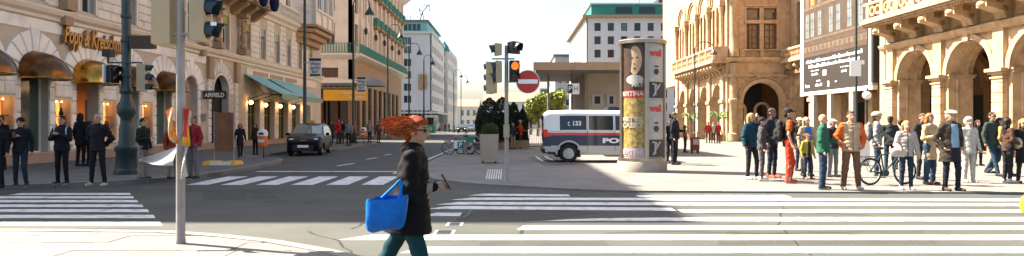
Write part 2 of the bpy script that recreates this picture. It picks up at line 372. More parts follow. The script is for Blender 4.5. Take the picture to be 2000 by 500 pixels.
seam([(690,447),(732,423)], .02); seam([(1014,458),(1022,440)], .02); seam([(860,404),(1000,409),(1120,405),(1240,402)], .02); seam([(905,424),(920,411),(1000,410)], .02)
MB().prism([gp(915,412),gp(1110,409),gp(1170,416),gp(1095,426),gp(1030,436),gp(1018,440),gp(880,436)], 0.0, 0.0018).build('asphalt_patch', 'asphalt_patch', road)
for q in ([(395,371),(520,369),(548,388),(400,391)], [(150,446),(300,444),(330,448),(160,449)], [(1420,452),(1800,450),(1830,476),(1400,478)], [(575,332),(700,331),(690,341),(560,342)], [(940,472),(1180,470),(1200,488),(930,492)]):
    MB().prism([gp(*c) for c in q], 0.0, 0.0012).build('asphalt_patch', 'asphalt_patch', road)
seam([(1250,405),(1400,418),(1560,414),(1700,421)], .015); seam([(1180,455),(1330,452),(1500,456),(1680,453)], .015); seam([(1500,378),(1530,400),(1520,440),(1580,498)], .012); seam([(600,452),(660,470),(690,498)], .015); seam([(300,380),(360,372),(420,377)], .012)
def cover(px, py, w, lab):
    x, d = gp(px, py); e = empty('manhole_cover', (x, d, 0.002), label=lab, cat='manhole cover')
    MB().box(x-w, x+w, d-.2, d+.2, 0.0015, 0.006).build('frame', 'galv', e)
    mb = MB()
    for k in range(7): mb.box(x-w+.05, x+w-.05, d-.17+.05*k, d-.14+.05*k, 0.005, 0.010)
    mb.build('grate', 'iron_dark', e)
cover(888, 438.5, 0.13, 'small grey drain cover in the road, the farther of two behind the walking woman')
cover(868, 454, 0.15, 'small grey drain cover in the road, the nearer of two behind the walking woman')
for k in range(7):
    a, b = gp(950+4.6*k, 350, HP), gp(954+4.3*k, 331, HP); MB().prism([(a[0]-.018,a[1]),(a[0]+.018,a[1]),(b[0]+.018,b[1]),(b[0]-.018,b[1])], HP, HP+0.008).build('tactile_bar', 'paint', plaza)
# dark paving band and painted bay beside the van
sheet('parking_bay', [gp(1030,307,HP),gp(1075,305,HP),gp(1130,322,HP),gp(1065,325,HP)], HP+0.004, 'pave_grey', plaza)
for (a, b) in (((1047,306),(1060,315)),((1064,305),(1084,316))):
    p, q = gp(*a, HP), gp(*b, HP); MB().prism([(p[0]-.05,p[1]),(p[0]+.05,p[1]),(q[0]+.05,q[1]),(q[0]-.05,q[1])], HP+.004, HP+0.009).build('bay_line', 'paint', plaza)
# ---------------------------------------------------------------- facade kit
def frame(o, U, Wn):
    o = Vector(o); U = Vector(U); Wn = Vector(Wn)
    def T(u, w, z): return (o.x+u*U.x+w*Wn.x, o.y+u*U.y+w*Wn.y, z)
    T.U, T.W = U, Wn; return T
def wall(mb, u0, u1, z0, z1, th, ops):
    """ops: (ua, ub, za, zb, arch) ; arch adds a half circle on top of zb"""
    bb = [(a, b, c, d + ((b-a)/2 if ar else 0)) for (a, b, c, d, ar) in ops]
    us = sorted({round(x, 4) for q in bb for x in q[:2]} | {u0, u1}); zs = sorted({round(x, 4) for q in bb for x in q[2:]} | {z0, z1})
    us = [u for u in us if u0 <= u <= u1]; zs = [z for z in zs if z0 <= z <= z1]
    for a, b in zip(us, us[1:]):
        for c, d in zip(zs, zs[1:]):
            uu, zz = (a+b)/2, (c+d)/2
            if any(q[0] < uu < q[1] and q[2] < zz < q[3] for q in bb): continue
            mb.quad((a,0,c),(b,0,c),(b,0,d),(a,0,d))
    mb.quad((u0,-th,z1),(u1,-th,z1),(u1,0,z1),(u0,0,z1)); mb.quad((u0,0,z0),(u0,-th,z0),(u0,-th,z1),(u0,0,z1)); mb.quad((u1,0,z0),(u1,-th,z0),(u1,-th,z1),(u1,0,z1))
    for (a, b, c, d, ar) in ops:
        mb.quad((a,0,c),(a,-th,c),(a,-th,d),(a,0,d)); mb.quad((b,0,c),(b,-th,c),(b,-th,d),(b,0,d)); mb.quad((a,0,c),(b,0,c),(b,-th,c),(a,-th,c))
        if not ar: mb.quad((a,0,d),(b,0,d),(b,-th,d),(a,-th,d)); continue
        r = (b-a)/2; m = (a+b)/2; n = 12; pt = [(m-r*math.cos(PI*i/n), d+r*math.sin(PI*i/n)) for i in range(n+1)]
        for i in range(n):
            p, q = pt[i], pt[i+1]
            mb.quad((p[0],0,p[1]),(q[0],0,q[1]),(q[0],-th,q[1]),(p[0],-th,p[1]))
            mb.quad((p[0],0,p[1]),(q[0],0,q[1]),(q[0],0,d+r),(p[0],0,d+r))
_ub = None
def block(parent, T, u0, u1, w0, w1, z0, z1, name='stone_block', m='stucco', ch=0.12):
    key = (name, m, ch)
    if key not in _blk:
        mb = MB(); c = ch
        mb.add([(0,0,0),(1,0,0),(1,0,1),(0,0,1),(0,.55,0),(1,.55,0),(1,.55,1),(0,.55,1),(c*.35,1,c),(1-c*.35,1,c),(1-c*.35,1,1-c),(c*.35,1,1-c)],
               [(0,1,5,4),(1,2,6,5),(2,3,7,6),(3,0,4,7),(4,5,9,8),(5,6,10,9),(6,7,11,10),(7,4,8,11),(8,9,10,11)])
        _blk[key] = mb.mesh(name, m)
    o = Vector(T(u0, w0, z0)); U = T.U*(u1-u0); Wv = T.W*(w1-w0)
    mt = Matrix(((U.x, Wv.x, 0, o.x), (U.y, Wv.y, 0, o.y), (0, 0, z1-z0, o.z), (0, 0, 0, 1)))
    return place(name, _blk[key], parent, mt)
_blk = {}; _win = {}
def window(parent, T, uc, z0, w, h, dep=0.2, fm='win_white', pm='glass', nv=1, nh=1, fw=0.07, split=None, sill=None, arch=False, sub=True, tf=0.66):
    key = (tuple(T.U), tuple(T.W), w, h, fm, pm, nv, nh, fw, sill, arch, tf)
    if key not in _win:
        f = frame((0,0,0), T.U, T.W); mb = MB(f); a = w/2; pn = MB(f)
        if arch:
            n = 12; A = [(-a*math.cos(PI*i/n), h+a*math.sin(PI*i/n)) for i in range(n+1)]; B = [(-(a-fw)*math.cos(PI*i/n), h+(a-fw)*math.sin(PI*i/n)) for i in range(n+1)]
            for i in range(n): mb.add([(A[i][0],.0,A[i][1]),(A[i+1][0],.0,A[i+1][1]),(B[i+1][0],.0,B[i+1][1]),(B[i][0],.0,B[i][1]),(B[i][0],-.06,B[i][1]),(B[i+1][0],-.06,B[i+1][1])],[(0,1,2,3),(3,2,5,4)])
            pn.add([(-a,-.05,0),(a,-.05,0)] + [(p[0],-.05,p[1]) for p in A[::-1]], [list(range(n+3))])
        else: pn.quad((-a,-.05,0),(a,-.05,0),(a,-.05,h),(-a,-.05,h)); mb.box(-a,a,-.06,0,h-fw,h)
        mb.box(-a,-a+fw,-.06,0,0,h-(0 if arch else fw)); mb.box(a-fw,a,-.06,0,0,h-(0 if arch else fw)); mb.box(-a+fw,a-fw,-.06,0,0,fw)
        for i in range(nv): c = -a + w*(i+1)/(nv+1); mb.box(c-fw*.4,c+fw*.4,-.055,-.004,fw,h-fw*.5)
        if nh == 1: mb.box(-a+fw,a-fw,-.05,-.008,h*tf-fw*.4,h*tf+fw*.4)
        else:
            for i in range(nh): c = h*(i+1)/(nh+1); mb.box(-a+fw,a-fw,-.05,-.008,c-fw*.35,c+fw*.35)
        if sill: mb.box(-a-.12,a+.12,-.05,sill,-.16,-.005)
        _win[key] = (mb.mesh('window', fm), pn.mesh('pane', pm, recalc=False))
    f, p = _win[key]; o = place('window', f, parent, Matrix.Translation(T(uc, -dep, z0))); place('pane', p, o, loc=False); return o
def arch_ring(mb, m, zs, r0, r1, w0, w1, n=14, a0=0.0, a1=PI):
    for i in range(n):
        q0, q1 = a0+(a1-a0)*i/n, a0+(a1-a0)*(i+1)/n
        pts = [(m-r*math.cos(q), zs+r*math.sin(q)) for (r, q) in ((r0,q0),(r1,q0),(r1,q1),(r0,q1))]
        mb.add([(p[0],w0,p[1]) for p in pts] + [(p[0],w1,p[1]) for p in pts], [(0,1,2,3),(4,5,6,7),(0,1,5,4),(1,2,6,5),(2,3,7,6),(3,0,4,7)])
def voussoirs(parent, T, m, zs, r0, r1, n, wd, mt, key=True):
    for i in range(n):
        q0, q1 = PI*i/n + 0.02, PI*(i+1)/n - 0.02; rr = r1*(1.12 if key and i == n//2 else 1.0)
        pts = [(m-r*math.cos(q), zs+r*math.sin(q)) for (r, q) in ((r0,q0),(rr,q0),(rr,q1),(r0,q1))]
        mb = MB(T); c = [sum(p[0] for p in pts)/4, sum(p[1] for p in pts)/4]; ins = [(c[0]+(p[0]-c[0])*.9, c[1]+(p[1]-c[1])*.92) for p in pts]
        mb.add([(p[0],-.02,p[1]) for p in pts] + [(p[0],wd*.5,p[1]) for p in pts] + [(p[0],wd,p[1]) for p in ins],
               [(0,1,5,4),(1,2,6,5),(2,3,7,6),(3,0,4,7),(4,5,9,8),(5,6,10,9),(6,7,11,10),(7,4,8,11),(8,9,10,11)])
        mb.build('voussoir', mt, parent)
def band(parent, T, u0, u1, prof, name, m):
    """moulding: prof = [(w, z), ...] closed against the wall"""
    mb = MB(T); n = len(prof)
    mb.add([(u0,w,z) for w, z in prof] + [(u1,w,z) for w, z in prof], [list(range(n)), list(range(n, 2*n))] + [(i,(i+1) % n,n+(i+1) % n,n+i) for i in range(n)])
    return mb.build(name, m, parent)
def balusters(mb, u0, u1, w, z0, z1, step=0.3, r=0.06):
    n = max(1, int((u1-u0)/step))
    for i in range(n):
        u = u0 + (u1-u0)*(i+.5)/n; h = z1-z0
        prof = [(.7,0),(.7,.1),(.45,.15),(1.0,.4),(.5,.7),(.4,.85),(.7,.9),(.7,1)]
        vs = []; fs = []; k = 6
        for (q, t) in prof:
            for j in range(k): a = 2*PI*j/k; vs.append((u+r*q*math.cos(a), w+r*q*math.sin(a), z0+h*t))
        for a in range(len(prof)-1):
            for j in range(k): fs.append((a*k+j, a*k+(j+1) % k, (a+1)*k+(j+1) % k, (a+1)*k+j))
        mb.add(vs, fs)
# ---------------------------------------------------------------- left corner building with the shops
T1 = frame((-17.5,0,0), (0,1,0), (1,0,0))
b1 = empty('corner_building', (-17.5,40,0), label='cream rusticated corner building with gold shop hoods and teal awnings on the left', cat='building')
arches = [22.1,25.0,28.1,31.2,34.25,37.2]; disp = [20.5,23.5,26.6,29.65,32.75]
ops = []
for c in arches: ops.append((c-.75,c+.75,0.125 if c in (28.1,37.2) else 0.5,3.42,True))
for c in disp: ops.append((c-.5,c+.5,0.85,2.52,False))
ops.append((39.65,42.15,0.125,3.4,True))
rest = [46.2,49.2,52.2,55.2,58.2]
for c in rest: ops.append((c-1.05,c+1.05,0.3,3.2,False))
mb = MB(T1); wall(mb, 18.9, 62.5, 0.1, 5.7, 0.45, ops); mb.build('ground_floor_wall', 'joint_stucco', b1); MB(T1).box(18.95,39.0,.003,.035,5.02,5.44).build('frieze', 'stucco', b1)
fl = [25,28.1,31.2,34.25,37.2,41.65,45.1,47.9,50.8,53.4,56.2,59.2]; ops = [(c-.5,c+.5,6.15,8.2,False) for c in fl]
mb = MB(T1); wall(mb, 18.9, 62.5, 5.705, 9.3, 0.4, ops); mb.build('first_floor_wall', 'joint_stucco', b1)
up = [20.4,22.6] + fl; ops = [(c-.55,c+.55,z,z+2.4,False) for c in up for z in (10.5,14.4,18.2,22.0)]
mb = MB(T1); wall(mb, 18.9, 62.5, 9.305, 24.8, 0.4, ops); mb.build('upper_wall', 'stucco_dim', b1)
for c in up:
    for z in (10.5,14.4,18.2,22.0): window(b1, T1, c, z, 1.1, 2.4, 0.18, sill=0.15)
for i, c in enumerate(fl):
    window(b1, T1, c, 6.15, 1.0, 2.05, 0.2, sill=0.16)
    MB(T1).box(c-.5,c+.5,-.17,-.06,7.72,8.19).build('blind', 'blind' if 4 < i < 7 else 'blind_green', b1) if i > 4 else None
    MB(T1).box(c-.66,c-.505,0.003,.07,6.12,8.4).build('window_surround', 'trim', b1); MB(T1).box(c+.505,c+.66,0.003,.07,6.12,8.4).build('window_surround', 'trim', b1)
MB().box(-45,-18.75,19.0,62.5,0.0,24.79).build('core', 'pink_plaster', b1)
MB().box(-45,-17.3,18.8,62.7,24.8,25.1).build('roof', 'roof_grey', b1)
band(b1, T1, 18.9, 62.55, [(0.002,5.45),(0.10,5.5),(0.10,5.62),(0.24,5.72),(0.30,5.86),(0.30,5.93),(0.002,5.98)], 'string_course', 'trim')
band(b1, T1, 18.9, 62.55, [(0.002,9.0),(0.15,9.05),(0.22,9.25),(0.45,9.4),(0.5,9.6),(0.002,9.66)], 'cornice', 'trim')
band(b1, T1, 18.9, 62.55, [(0.002,0.1),(0.06,0.1),(0.06,0.46),(0.002,0.48)], 'plinth', 'plinth')
edges = sorted([(a-.75,a+.75) for a in arches] + [(c-.5,c+.5) for c in disp])
for a in arches:                                                   # rusticated piers either side of each arch, voussoirs above
    for s in (-1, 1):
        e = a + s*.76; lim = a + s*1.03
        for k in range(6):
            z = 0.52 + k*0.485; block(b1, T1, min(e,lim), max(e,lim), .003, .07, z+.012, z+.473)
    voussoirs(b1, T1, a, 3.43, .80, 1.56, 9, 0.07, 'stucco')
for c in disp:
    for k in range(2): block(b1, T1, c-.5+.5*k+.01, c+.5*k-.01, .003, .05, 2.62, 3.05)
    for k in range(2): block(b1, T1, c-.5+.5*k+.01, c+.5*k-.01, .003, .05, 3.06, 3.42)
    mb = MB(T1); mb.box(c-.56,c-.5,.0,.05,.8,2.57); mb.box(c+.5,c+.56,.0,.05,.8,2.57); mb.box(c-.5,c+.5,.0,.05,2.52,2.57); mb.box(c-.6,c+.6,.0,.09,.76,.85); mb.build('display_frame', 'trim', b1)
for c in disp:                                                         # show cases; the back panel itself glows in place of lamp light
    MB(T1).box(c-.49,c+.49,-.62,-.58,.86,2.51).build('show_case_back', 'shop_glow', b1)
    for s in (-1,1): MB(T1).box(c+s*.56-.05,c+s*.56+.05,-.66,-.452,.8,2.6).build('show_case_side', 'pink_plaster', b1)  # sides added to keep the case glow from leaking into the doorway
    mb = MB(T1)
    for k in range(9):
        u = c + random.uniform(-.4,.4); z = .9 + random.choice([0,.5,1.0]); mb.lathe([(.02,0),(.09,.02),(.07,.16),(.03,.22),(.04,.3)], (u, -.35, z), 8)
    mb.box(c-.48,c+.48,-.55,-.2,1.36,1.385); mb.box(c-.48,c+.48,-.55,-.2,1.86,1.885); mb.build('merchandise', cmat(random.choice([(.10,.05,.03),(.25,.12,.04),(.04,.05,.06)])), b1)
    mb = MB(T1)
    for k in (-.3,0,.3): mb.ball((c+k,-.3,2.44), .035, 8)
    mb.build('spot_lamp', 'bulb', b1)
    MB(T1).quad((c-.5,-.08,.85),(c+.5,-.08,.85),(c+.5,-.08,2.52),(c-.5,-.08,2.52)).build('show_case_glass', 'shop_glass', b1, recalc=False)
for a in arches:
    if a in (28.1, 37.2): continue
    window(b1, T1, a, 0.5, 1.5, 2.92, 0.28, fm='trim', pm='glass_blue', nv=0, nh=0, fw=.06, arch=True)
    mb = MB(T1); mb.tube([(a+.3,-.6,.6),(a+.3,-.6,1.5)], .04, 6); mb.ball((a+.3,-.6,1.75), (.12,.1,.28), 8); mb.ball((a+.3,-.6,2.2), (.07,.08,.11), 8)
MB(T1).box(36.45,37.95,-.4,-.34,.12,4.2).build('niche_panel', 'pink_plaster', b1); MB(T1).box(36.5,37.9,-.33,-.29,.12,2.3).build('door', 'offwhite', b1)
window(b1, T1, 40.9, .13, 2.5, 3.27, .42, fm='win_dark', pm='dark_int', nv=1, nh=1, arch=True)
# portal bay: projecting frame, voussoirs, pilasters, caryatid
for u in (39.15, 43.0): 
    for k in range(8): block(b1, T1, u, u+.42, .003, .10, .5+k*.46+.01, .5+k*.46+.45, m='stucco_dim')
    MB(T1).box(u-.08,u+.5,.003,.22,4.2,5.44).build('bracket', 'brown_stone', b1)
voussoirs(b1, T1, 40.9, 3.4, 1.26, 1.86, 15, .09, 'stucco_dim')
mb = MB(T1); arch_ring(mb, 40.9, 3.4, 1.1, 1.25, -.30, .12); mb.build('arch_moulding', 'trim', b1)
def figure(mb, u, w, z, h):
    for (c, r) in (((0,0,.93),(.06,.06,.07)), ((0,.0,.76),(.13,.08,.13)), ((0,0,.58),(.10,.08,.12)), ((0,0,.36),(.12,.10,.22)), ((0,0,.10),(.13,.11,.12)), ((-.14,.02,.86),(.04,.05,.12)), ((.14,.02,.86),(.04,.05,.12))):
        mb.ball((u+c[0]*h, w+c[1]*h, z+c[2]*h), tuple(x*h for x in r), 10)
mb = MB(T1); figure(mb, 43.7, .3, 6.35, 2.0); mb.box(43.4,44.0,.02,.6,6.0,6.35); mb.box(43.35,44.05,.02,.65,8.35,8.6); mb.build('caryatid', 'brown_stone', b1, smooth=True)
mb = MB(T1); figure(mb, 40.05, .3, 6.35, 2.0); mb.box(39.75,40.35,.02,.6,6.0,6.35); mb.box(39.7,40.4,.02,.65,8.35,8.6); mb.build('caryatid', 'brown_stone', b1, smooth=True)
for u in (39.4,40.9,42.6,44.2,45.9): band(b1, T1, u-.22, u+.22, [(0.002,8.4),(.2,8.45),(.75,8.85),(1.05,9.02),(1.05,9.2),(0.002,9.2)], 'console', 'brown_stone')
MB(T1).box(39.0,46.4,.003,1.25,9.205,9.45).build('balcony_slab', 'brown_stone', b1)
mb = MB(T1); balusters(mb, 39.1, 46.3, 1.12, 9.45, 10.2, .28); mb.box(39.0,46.4,1.03,1.22,10.2,10.35); mb.build('balustrade', 'trim', b1)
for u in (26.55, 38.3):
    mb = MB(T1); mb.box(u-.3,u+.3,.003,.42,5.99,6.5); mb.box(u-.24,u+.24,.003,.3,5.4,5.75); mb.box(u-.2,u+.2,.003,.25,6.5,8.9); mb.build('pilaster', 'brown_stone', b1)
n = 0                                                                  # first-floor rustication, course by course between the windows
for a, b in zip(fl, fl[1:]):
    u0, u1 = a+.70, b-.70
    if u1-u0 < .4: continue
    for k in range(8):
        z = 6.05 + k*.37; m_ = 2 if u1-u0 > 1.2 else 1
        if any(abs((u0+u1)/2-q) < .9 for q in (43.4,)) : continue
        for j in range(m_):
            if n < 230: block(b1, T1, u0+(u1-u0)*j/m_+.008, u0+(u1-u0)*(j+1)/m_-.008, .003, .06, z+.012, z+.358, m='stucco_dim'); n += 1
# oriel at the far end
mb = MB(T1); mb.prism([(55.0,0.002),(55.6,1.5),(60.9,1.5),(61.5,0.002)], 9.7, 17.0); mb.build('oriel', 'stucco_dim', b1)
for k, (a, b) in enumerate(((9.5,1.7),(9.2,1.45),(8.85,1.05),(8.5,.6))):
    MB(T1).prism([(55.0-(.15-k*.05),0.002),(55.6+k*.25-.1,b),(60.9-k*.25+.1,b),(61.5+(.15-k*.05),0.002)], a-.1*k, a+.2).build('oriel_corbel', 'brown_stone', b1)
for u in (56.5,58.2,59.9):
    for z in (11.0,14.0):
        o = window(b1, T1, u, z, 1.1, 2.3, -1.57, pm='glass_blue', sill=.1)
for u in (55.35, 57.35, 59.1, 60.7): MB(T1).box(u,u+.22,1.503,1.62,9.75,16.9).build('oriel_pier', 'trim', b1)
TE = frame((-17.5,55.05,0), (1,0,0), (0,-1,0))                        # near side of the oriel
mb = MB(T1); balusters(mb, 50.5, 55.0, .42, 9.7, 10.4, .25); mb.box(50.4,55.0,.33,.5,10.4,10.52); mb.build('balustrade', 'trim', b1)
# restaurant front
for c in rest:
    window(b1, T1, c, .3, 2.1, 2.9, .3, fm='olive', pm='dark_int', nv=2, nh=1)
    for s in (-1.28, 1.28):
        for k in range(6): block(b1, T1, c+s-.2, c+s+.2, .003, .05, .5+k*.46+.01, .5+k*.46+.45, m='stucco_dim')
MB(T1).box(44.9,60.8,.003,.06,4.75,5.3).build('fascia_board', 'trim', b1)
mb = MB(T1)
for k in range(26):
    if k % 9 != 8: mb.box(46.0+.36*k,46.24+.36*k,.061,.08,4.88,5.16)
mb.build('fascia_lettering', 'brown_stone', b1)
mb = MB(T1)
for li, (u, z) in enumerate(((45.0,3.0),(47.7,2.9),(50.7,2.9),(53.7,2.9),(56.7,2.9))):
    l = empty('wall_lantern', T1(u,.3,z), group='lanterns along the restaurant front', cat='lantern',
              label=['lit amber lantern nearest the arched portal','second lit amber lantern along the restaurant wall','third lit amber lantern, under the gap of the awnings','fourth lit amber lantern along the restaurant wall','farthest lit amber lantern, nearest the taxi'][li])
    MB(T1).ball((u,.3,z), .13, 10).build('globe', 'bulb', l); MB(T1).tube([(u,.055,z+.28),(u,.2,z+.32),(u,.3,z+.2),(u,.3,z+.14)], .022, 6).build('bracket', 'iron_dark', l)
# shop hoods, shop sign, awnings, flags
def hood(c, lab, wd=.92):
    mb = MB(T1); n, k = 14, 8; z0 = 3.22; h = 1.0; b = 1.15; vs = []; fs = []
    for i in range(n+1):
        t = PI*i/n
        for j in range(k+1):
            f = PI/2*j/k; vs.append((c-wd*math.cos(t), .07+b*max(.0,math.sin(t))**.55*math.cos(f), z0+h*max(.0,math.sin(t))**.7*math.sin(f)))
    for i in range(n):
        for j in range(k): fs.append((i*(k+1)+j, i*(k+1)+j+1, (i+1)*(k+1)+j+1, (i+1)*(k+1)+j))
    mb.add(vs, fs); o = empty('shop_hood', T1(c,.0,z0), label=lab, cat='awning', group='gold hoods over the shop windows')
    mb.build('hood_shell', 'brass' if c == 28.1 else 'hood_metal', o, smooth=True)
    rim = [(c-wd*math.cos(PI*i/n), .07+b*math.sin(PI*i/n)**.55 if 0 < i < n else .07, z0) for i in range(n+1)]
    MB(T1).tube(rim, .035, 6).build('rim', 'brass', o, smooth=True)
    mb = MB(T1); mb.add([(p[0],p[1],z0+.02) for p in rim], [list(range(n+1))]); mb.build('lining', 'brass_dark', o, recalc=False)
hood(22.1, 'gold domed hood over the shop window cut by the left edge', 1.0)
hood(25.0, 'gold domed hood above the window behind the man in the beanie')
hood(28.1, 'wide gold glass hood over the pink shop doorway', 1.05)
hood(31.2, 'gold domed hood half hidden behind the dark green lamp post')
hood(34.25, 'gold domed hood nearest to the AIRFIELD sign')
sg = empty('shop_sign', T1(28.6,.1,4.6), label='gilded script lettering reading Popp & Kretschmer above the gold hoods', cat='sign')
text('lettering', 'Popp & Kretschmer', .95, (T1(28.5,.16,5.03), (0,1,0), (0,0,1)), 'gold_letter', sg, ext=.05, shear=.28, bold=.022, wid=4.3)
text('letter_shadow', 'Popp & Kretschmer', .95, (T1(28.53,.09,5.0), (0,1,0), (0,0,1)), 'brown_stone', sg, ext=.03, shear=.28, bold=.045, wid=4.36)
mb = MB(T1); mb.box(26.5,30.6,.04,.07,4.90,4.93); mb.build('rail', 'gold_letter', sg)
bs = empty('blade_sign', (-17.4,38.6,3.1), label='dark blade sign lettered AIRFIELD projecting over the pavement', cat='sign')
MB().box(-17.45,-16.15,38.55,38.65,2.98,3.42).build('board', cmat((.09,.055,.04), .6), bs)
text('lettering', 'AIRFIELD', .33, ((-16.8,38.54,3.2), (1,0,0), (0,0,1)), 'white', bs, ext=.008, bold=.008, wid=1.12)
MB().box(-17.5,-16.2,38.58,38.62,3.43,3.47).build('arm', 'iron_dark', bs)
pq = MB(T1).box(38.25,38.85,.06,.09,1.75,2.15).build('wall_plaque', 'roof_grey', label='small dark plaque on the wall left of the arched portal', cat='plaque')
def awning(u0, u1, lab):
    e = empty('awning', T1((u0+u1)/2,.0,4.8), label=lab, cat='awning')
    P = [(.06,4.85),(1.3,4.15),(2.5,3.55)]; mb = MB(T1); n = 8
    for i in range(2):
        (w0,z0),(w1,z1) = P[i], P[i+1]
        mb.add([(u0,w0,z0),(u1,w0,z0),(u1,w1,z1),(u0,w1,z1),(u0,w0,z0-.02),(u1,w0,z0-.02),(u1,w1,z1-.02),(u0,w1,z1-.02)],[(0,1,2,3),(4,5,6,7),(0,1,5,4),(2,3,7,6),(1,2,6,5),(3,0,4,7)])
    mb.build('canvas', 'teal_cloth', e)
    MB(T1).box(u0,u1,2.5,2.52,3.22,3.57).build('valance', 'teal_cloth_dim', e)
    for u in (u0+.15, (u0+u1)/2, u1-.15): MB(T1).tube([(u,.06,3.1),(u,1.3,3.55),(u,2.48,3.5)], .03, 6).tube([(u,1.3,3.55),(u,.4,4.55)], .025, 6).build('arm', 'iron_dark', e)
awning(44.5, 48.0, 'nearer teal canvas awning over the restaurant front')
awning(48.8, 54.0, 'farther teal canvas awning next to the lamp post')
for k, (u, ww, lab) in enumerate(((43.2,1.5,'dark blue rolled flag at the top edge, left of two'),(45.2,1.7,'dark blue rolled flag at the top edge, right of two'))):
    e = empty('flag', T1(u,1.2,9.4), label=lab, cat='flag', group='blue flags on the balcony')
    MB(T1).tube([(u,1.2,10.3),(u+.1,1.9,11.8)], .04, 6).build('pole', 'iron_dark', e)
    mb = MB(T1); mb.lathe([(.03,0),(.28,.1),(.42,.5),(.38,1.3),(.2,2.0),(.06,2.3)], (u+.05,1.75,9.0), 12, sy=.7)
    mb.build('cloth', cmat((.012,.016,.07)), e, smooth=True)
# ---------------------------------------------------------------- hotel across the side street
T2 = frame((-17.5,0,0), (0,1,0), (1,0,0)); T2e = frame((0,75,0), (1,0,0), (0,-1,0))
b2 = empty('hotel_building', (-17.5,90,0), label='cream hotel with long green balcony railing and small green balconies', cat='building')
MB().box(-50,-18.1,75.6,107.6,0.0,21.9).build('core', 'dark_int', b2)
ops2 = [(c-.75,c+.75,z,z+2.5,False) for c in [76.9+2.95*k for k in range(11)] for z in (10.3,14.0,17.6)]
mb = MB(T2); wall(mb, 75, 108, 8.7, 21.6, .5, ops2); mb.build('street_wall', 'hotel', b2)
mb = MB(T2); g2 = [(76.4+3.3*k, 76.4+3.3*k+2.3, .15, 6.0, False) for k in range(9)]; wall(mb, 75, 108, .1, 8.695, .5, g2); mb.build('base_wall', 'brown_stone', b2)
oe = [(-20.0-.5,-20.0+.55,z,z+2.5,False) for z in (10.3,14.0,17.6)] + [(-21.0,-19.1,6.7,7.8,False)]
mb = MB(T2e); wall(mb, -40, -17.53, 6.3, 21.6, .5, oe); mb.build('end_wall', 'hotel', b2)
for z in (10.3,14.0,17.6): window(b2, T2e, -19.97, z, 1.05, 2.5, .15, pm='glass_warm', sill=.2)
window(b2, T2e, -20.05, 6.7, 1.9, 1.1, .15, fm='win_brown', pm='glass_warm', nv=3, nh=0)
for c in [76.9+2.95*k for k in range(11)]:
    for z in (10.3,14.0,17.6): window(b2, T2, c, z, 1.5, 2.5, .22, fm='win_brown', pm='glass')
    MB(T2).box(c+1.1,c+1.85,.003,.3,9.6,20.4).build('pilaster', 'hotel', b2)
for (a, b, c, d, _) in g2: window(b2, T2, (a+b)/2, .15, 2.3, 5.85, .2, fm='win_dark', pm='glass', nv=1, nh=2)
mb = MB(T2e)
for k, c in enumerate((-28.5,-25.8,-23.0,-20.9,-19.3)):
    mb.box(c-.16,c+.16,-.4,.0,.1,5.3)
mb.box(-40,-17.5,-.45,.02,5.3,6.3); mb.build('arcade_frame', 'win_brown', b2)
MB().box(-40,-17.9,75.55,75.59,.1,5.3).build('arcade_glass', 'glass', b2)
band(b2, T2, 74.5, 108.4, [(0.002,8.7),(.5,8.9),(.95,9.15),(.95,9.32),(0.002,9.34)], 'balcony_slab', 'trim'); band(b2, T2e, -40, -17.0, [(0.002,8.7),(.4,8.9),(.8,9.15),(.8,9.315),(0.002,9.335)], 'balcony_slab', 'trim')
def railing(T, u0, u1, w, z, h, m='green_iron', step=.35, prt=None, nm='railing'):
    mb = MB(T); mb.box(u0,u1,w-.03,w+.03,z+h-.06,z+h); mb.box(u0,u1,w-.025,w+.025,z+.05,z+.1)
    n = int((u1-u0)/step)
    for i in range(n+1): u = u0+(u1-u0)*i/n; mb.box(u-.045,u+.045,w-.02,w+.02,z+.1,z+h-.06)
    mb.build(nm, m, prt)
railing(T2, 74.6, 108, .85, 9.34, 1.1, prt=b2, step=.24); railing(T2e, -40, -17.0, .72, 9.34, 1.1, prt=b2, step=.3)
for c in [76.9+2.95*k for k in range(11)]:
    for z in (13.8,17.4):
        if c < 84: continue
        o = MB(T2).box(c-1.0,c+1.0,.003,.8,z-.25,z-.03).build('small_balcony', 'brown_stone', b2)
        mb = MB(T2)
        for k in range(9): mb.box(c-1+.25*k-.06,c-1+.25*k+.06,.72,.78,z-.03,z+.95)
        mb.box(c-1.05,c+1.05,.71,.80,z+.95,z+1.03); mb.box(c-1.05,c-.97,.05,.72,z-.03,z+.95); mb.build('small_railing', 'green_iron', o)
band(b2, T2, 74.4, 108.8, [(0.002,20.3),(.4,20.5),(.9,20.9),(1.4,21.3),(1.4,21.55),(0.002,21.6)], 'cornice', 'trim'); band(b2, T2e, -40, -16.1, [(0.002,20.3),(.4,20.5),(.9,20.9),(1.4,21.3),(1.4,21.54),(0.002,21.59)], 'cornice', 'trim')
MB(T2).box(74.3,108.9,.9,1.5,21.61,22.1).build('gutter', 'green_iron', b2)
for k in range(5): MB(T2).lathe([(.05,-.3),(.2,-.1),(.22,.3),(.1,.5),(.03,.6)], (79+5.8*k, .6, 12.2), 8).build('facade_lantern', 'iron_dark', b2)
